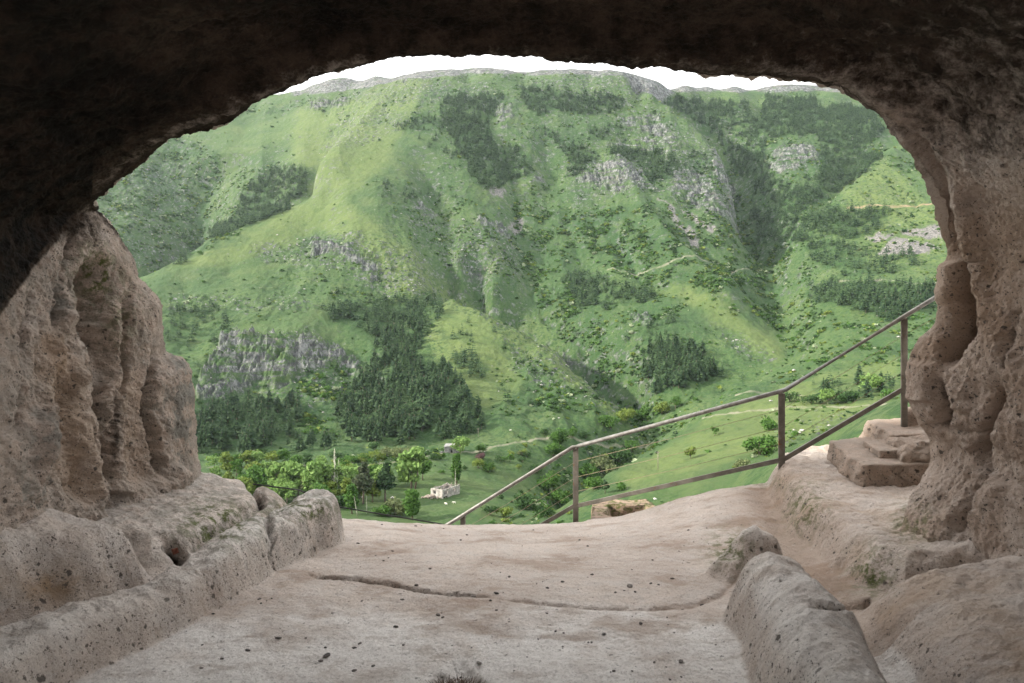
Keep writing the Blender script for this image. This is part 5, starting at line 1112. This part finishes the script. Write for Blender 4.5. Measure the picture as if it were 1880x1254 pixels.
# bare pale poplars and dead trunks
def bare(px, base, hpx, label, wr=.10, lean=0.0):
    q = hit(px, base); h = hpx/F*q[1]; r = np.random.RandomState(int(px)); o = thing('bare_poplar', (q[0], q[1], q[2]-.1), label, 'tree')
    part('trunk', mesh_join('trunk', [tube_arrays([(0, 0, 0), (lean*h*.5, 0, h*.5), (lean*h, 0, h)], [h*.014, h*.009, h*.002], 6)], M_PALE, True), o)
    tw = []
    for k in range(70):
        z = h*(.15+.82*r.rand()); a = r.rand()*6.28; L_ = h*wr*(1.1-z/h)*r.uniform(.6, 1.3); x0 = lean*z
        tw.append(tube_arrays([(x0, 0, z), (x0+math.cos(a)*L_*.6, math.sin(a)*L_*.6, z+L_*.9), (x0+math.cos(a)*L_*.7, math.sin(a)*L_*.7, z+L_*2.0)], [h*.0035, h*.0025, h*.0012], 3))
    part('twigs', mesh_join('twigs', tw, M_PALE), o)
bare(614, 915, 92, 'tall bare pale poplar rising from the bright grove, taller of the pair'); bare(622, 910, 68, 'shorter bare pale poplar right beside the taller one')
bare(656, 950, 40, 'pale dead trunk leaning by the end of the kerb', .05, -.15); bare(673, 944, 36, 'short pale dead trunk right of the kerb end', .06); bare(836, 905, 45, 'thin bare pale tree right at the corner of the ruined house', .06)
# ruined house
M_PLAST = mat_plain('weathered_plaster', (0.17, 0.16, 0.145), (0.34, 0.32, 0.295), .9, .9, .4, .05); M_BRK = mat_plain('broken_masonry', (0.15, 0.12, 0.10), (0.28, 0.24, 0.21), 1.2, .95, .6, .08); M_HOLE = mat_plain('dark_interior', (0.03, 0.03, 0.03), (0.05, 0.045, 0.04), 1)
def wall_panel(a, b, h0, tops, openings, th=.35, n=64, mz=26):
    """wall of small blocks between plan points a,b; tops = ragged top heights; openings (u0,u1,z0,z1) left open"""
    a, b = np.array(a, float), np.array(b, float); L_ = np.linalg.norm(b-a); d = (b-a)/L_; nn = np.array([-d[1], d[0]]); us = np.linspace(0, 1, n+1); H = max(tops)
    zs = np.linspace(0, H, mz+1); Vv = []; Ff = []
    solid = np.zeros((n, mz), bool)
    for i in range(n):
        um = (us[i]+us[i+1])/2; tz = np.interp(um, np.linspace(0, 1, len(tops)), tops)
        for j in range(mz):
            zm = (zs[j]+zs[j+1])/2; solid[i, j] = zm < tz and not any(o_[0] < um < o_[1] and o_[2] < zm < o_[3] for o_ in openings)
    def pt(i, z, s): q = a+d*L_*us[i]+nn*s*th; return (q[0], q[1], z+h0)
    def quad(*p): k = len(Vv); Vv.extend(p); Ff.append((k, k+1, k+2, k+3))
    for i in range(n):
        for j in range(mz):
            if not solid[i, j]: continue
            z0, z1 = zs[j], zs[j+1]
            quad(pt(i, z0, 0), pt(i+1, z0, 0), pt(i+1, z1, 0), pt(i, z1, 0)); quad(pt(i+1, z0, 1), pt(i, z0, 1), pt(i, z1, 1), pt(i+1, z1, 1))
            if i == 0 or not solid[i-1, j]: quad(pt(i, z0, 1), pt(i, z0, 0), pt(i, z1, 0), pt(i, z1, 1))
            if i == n-1 or not solid[i+1, j]: quad(pt(i+1, z0, 0), pt(i+1, z0, 1), pt(i+1, z1, 1), pt(i+1, z1, 0))
            if j == mz-1 or not solid[i, j+1]: quad(pt(i, z1, 0), pt(i+1, z1, 0), pt(i+1, z1, 1), pt(i, z1, 1))
            if j > 0 and not solid[i, j-1]: quad(pt(i, z0, 1), pt(i+1, z0, 1), pt(i+1, z0, 0), pt(i, z0, 0))
    return np.array(Vv), [np.array(Ff)]
q = hit(815, 915); hx, hy, hz = q; k_ = hy/F
ru = thing('ruined_house', (hx, hy, hz), 'small roofless ruined house with pale plaster walls on the meadow', 'house')
A = (-26*k_, 3.0); B = (-2*k_, -1.5); Cc = (26*k_, 9.0); Dd = (0*k_, 13.0); Hh = 18*k_
for (p0, p1, tops, op) in ((A, B, [Hh*.9, Hh, Hh*.98, Hh, Hh*.97], [(.22, .45, Hh*.42, Hh*.80)]), (B, Cc, [Hh, Hh*.96, Hh, Hh*.93, Hh*1.0, Hh*.95, Hh*1.02], [(.10, .30, Hh*.45, Hh*.80), (.07, .32, 0, Hh*.22), (.62, .74, Hh*.5, Hh*.8)]), (Cc, Dd, [Hh*.9, Hh*.7, Hh*.95], []), (Dd, A, [Hh*.95, Hh*.8, Hh*.9], [(.4, .6, Hh*.3, Hh*.7)])):
    part('wall', mesh_join('wall', [wall_panel(p0, p1, -.4, tops, op)], M_PLAST), ru)
for (p0, p1, u0, u1) in ((A, B, .22, .45), (B, Cc, .10, .30), (B, Cc, .62, .74)):
    a, b = np.array(p0), np.array(p1); m0, m1 = a+(b-a)*u0, a+(b-a)*u1; z0, z1 = Hh*.42-.4, Hh*.80-.4; dv2 = (b-a)/np.linalg.norm(b-a); nn = np.array([-dv2[1], dv2[0]])*.15
    fr = [bar((*(m0+nn), z0), (*(m0+nn), z1), .09, .09, (1, 0, 0)), bar((*(m1+nn), z0), (*(m1+nn), z1), .09, .09, (1, 0, 0)), bar((*((m0+m1)/2+nn), z0), (*((m0+m1)/2+nn), z1), .07, .07, (1, 0, 0)), bar((*(m0+nn), z1-.05), (*(m1+nn), z1-.05), .09, .09)]
    part('window_frame', mesh_join('window_frame', fr, M_BRK), ru)
fl_ = np.array([(*A, 1.1), (*B, 1.1), (*Cc, 1.1), (*Dd, 1.1)])+np.array([0, .3, 0]); part('interior_floor', mesh_np('interior_floor', fl_, np.array([[0, 1, 2, 3]]), [M_HOLE]), ru)
r4 = np.random.RandomState(3); rb = []
for k in range(80):
    u = r4.rand(); x0 = A[0]-1.2+r4.normal(0, 1.6)+u*3; y0 = A[1]-3+r4.normal(0, 1.0); v, f, t = RK[r4.randint(4)]; s = r4.uniform(.3, .9); rb.append((v*s+np.array([x0, y0, .1+.8*math.exp(-((x0-A[0])/2)**2)*r4.rand()]), [f]))
part('rubble', mesh_join('rubble', rb, M_BRK), ru)
bm_ = [bar((A[0]+1, A[1]+2, Hh-.5), (Cc[0]-1, Cc[1], Hh-.35), .18, .2), bar((B[0], B[1]+1, Hh-.4), (Dd[0], Dd[1]-1, Hh-.45), .18, .2), bar((B[0]+2, B[1]+2, Hh-.45), (Dd[0]+2, Dd[1]-1, Hh-.3), .16, .2)]
part('roof_beam', mesh_join('roof_beam', bm_, M_BRK), ru)
# stone shed
M_GREY = mat_plain('grey_stone_blocks', (0.13, 0.13, 0.13), (0.26, 0.255, 0.25), .8, .95, .6, .1)
q = hit(830, 832); k_ = q[1]/F; sh = thing('stone_shed', tuple(q), 'low grey stone shed beside the dirt track below the pine stand', 'shed')
part('wall', mesh_join('wall', [wall_panel((-14*k_, 0), (14*k_, 1.0), -.5, [13*k_, 13.5*k_, 12.5*k_, 13*k_], [(.42, .52, 0, 8*k_)]), wall_panel((14*k_, 1.0), (15*k_, 6), -.5, [13*k_]*2, []), wall_panel((15*k_, 6), (-13*k_, 5.5), -.5, [13*k_]*2, []), wall_panel((-13*k_, 5.5), (-14*k_, 0), -.5, [13*k_]*2, [])], M_GREY), sh)
rv = np.array([(-15*k_, -.5, 13.5*k_-.5), (15*k_, .5, 14*k_-.5), (16*k_, 6.6, 16*k_-.5), (-14*k_, 6.2, 15.5*k_-.5)]); rv = np.r_[rv, rv+np.array([0, 0, .18])]
part('roof', mesh_np('roof', rv, np.array([(3,2,1,0),(4,5,6,7),(0,1,5,4),(1,2,6,5),(2,3,7,6),(3,0,4,7)]), [M_GREY], False), sh)
part('yard_wall', mesh_join('yard_wall', [wall_panel((-22*k_, -2), (-14.3*k_, 0), -.4, [1.2, 1.5, 1.1], [])], M_GREY), sh)
# sheep on the meadow
M_WOOL = mat_plain('wool', (0.52, 0.49, 0.42), (0.66, 0.63, 0.56), 3, .95, .5, .05); M_FACE = mat_plain('sheep_face', (0.10, 0.08, 0.07), (0.2, 0.17, 0.14), 5)
def sheep(px, py, rz, label):
    q = hit(px, py); o = thing('sheep', (q[0], q[1], q[2]), label, 'sheep', None, rz)
    bm = bmesh.new(); L0 = bm.verts.layers.skin.verify()
    J = {'pel': (-.42, 0, .62, .20), 'mid': (0, 0, .64, .25), 'chest': (.38, 0, .62, .20), 'neck': (.60, 0, .72, .12), 'head': (.78, 0, .66, .09), 'nose': (.92, 0, .54, .05), 'tail': (-.62, 0, .58, .05)}
    for s in (-1, 1):
        J[f'fk{s}'] = (.36, .13*s, .34, .06); J[f'ff{s}'] = (.37, .13*s, .02, .04); J[f'hk{s}'] = (-.36, .14*s, .40, .075); J[f'hh{s}'] = (-.46, .14*s, .24, .045); J[f'hf{s}'] = (-.42, .14*s, .02, .04)
    E = [('pel', 'mid'), ('mid', 'chest'), ('chest', 'neck'), ('neck', 'head'), ('head', 'nose'), ('pel', 'tail')]
    for s in (-1, 1): E += [('chest', f'fk{s}'), (f'fk{s}', f'ff{s}'), ('pel', f'hk{s}'), (f'hk{s}', f'hh{s}'), (f'hh{s}', f'hf{s}')]
    vs = {}
    for k, (x, y, z, r) in J.items():
        v = bm.verts.new((x, y, z)); v[L0].radius = (r, r); vs[k] = v
    vs['pel'][L0].use_root = True
    for a, b in E: bm.edges.new((vs[a], vs[b]))
    me = bpy.data.meshes.new('sheep_body'); bm.to_mesh(me); bm.free(); me.materials.append(M_WOOL)
    b = part('body', me, o); b.modifiers.new('skin', 'SKIN'); sm = b.modifiers.new('sub', 'SUBSURF'); sm.levels = 1; sm.render_levels = 1
    for s in (-1, 1):
        ev = np.array([(.74, .06*s, .72), (.70, .18*s, .70), (.77, .09*s, .66), (.76, .07*s, .70)]); part('ear', mesh_np('ear', ev, np.array([(0, 1, 2), (0, 3, 1), (1, 3, 2)]), [M_FACE], False), o)
sheep(819, 928, 2.6, 'pale sheep grazing on the meadow, nearer of the two below the ruin'); sheep(834, 925, 3.4, 'pale sheep on the meadow, farther right of the two below the ruin'); sheep(937, 792, .3, 'pale sheep alone on the slope above the dirt track')
# utility poles
M_POLE = mat_plain('pole_wood', (0.14, 0.12, 0.10), (0.24, 0.21, 0.18), 3)
for (a, b_, h_, l_) in ((1208, 862, 34, 'thin wooden utility pole standing on the near grass hill'), (878, 802, 16, 'distant utility pole beside the pine stand near the track')):
    q = hit(a, b_); h = h_/F*q[1]; o = thing('utility_pole', tuple(q), l_, 'utility pole')
    part('pole', mesh_join('pole', [tube_arrays([(0, 0, -.3), (0, 0, h)], [.13, .09], 8)], M_POLE, True), o); part('crossarm', mesh_join('crossarm', [bar((-.8, 0, h-.5), (.8, .2, h-.5), .12, .12)], M_POLE), o)
# ------------------------------------------------------------------ air
def haze(density=0.000030):
    v = np.array([(x, y, z) for x in (-2700, 2700) for y in (-12, 2600) for z in (-90, 640)], float)
    f = np.array([(0,1,3,2),(4,6,7,5),(0,4,5,1),(2,3,7,6),(0,2,6,4),(1,5,7,3)])
    m = bpy.data.materials.new('haze'); m.use_nodes = True; t = m.node_tree; t.nodes.clear()
    o = t.nodes.new('ShaderNodeOutputMaterial'); p = t.nodes.new('ShaderNodeVolumePrincipled')
    p.inputs['Color'].default_value = (0.80, 0.90, 1.0, 1); p.inputs['Density'].default_value = density; p.inputs['Anisotropy'].default_value = 0.3
    t.links.new(p.outputs[0], o.inputs['Volume'])
    link('haze', mesh_np('haze', v, f, [m], False), kind='stuff', label='thin blue haze in the air over the valley')
haze()
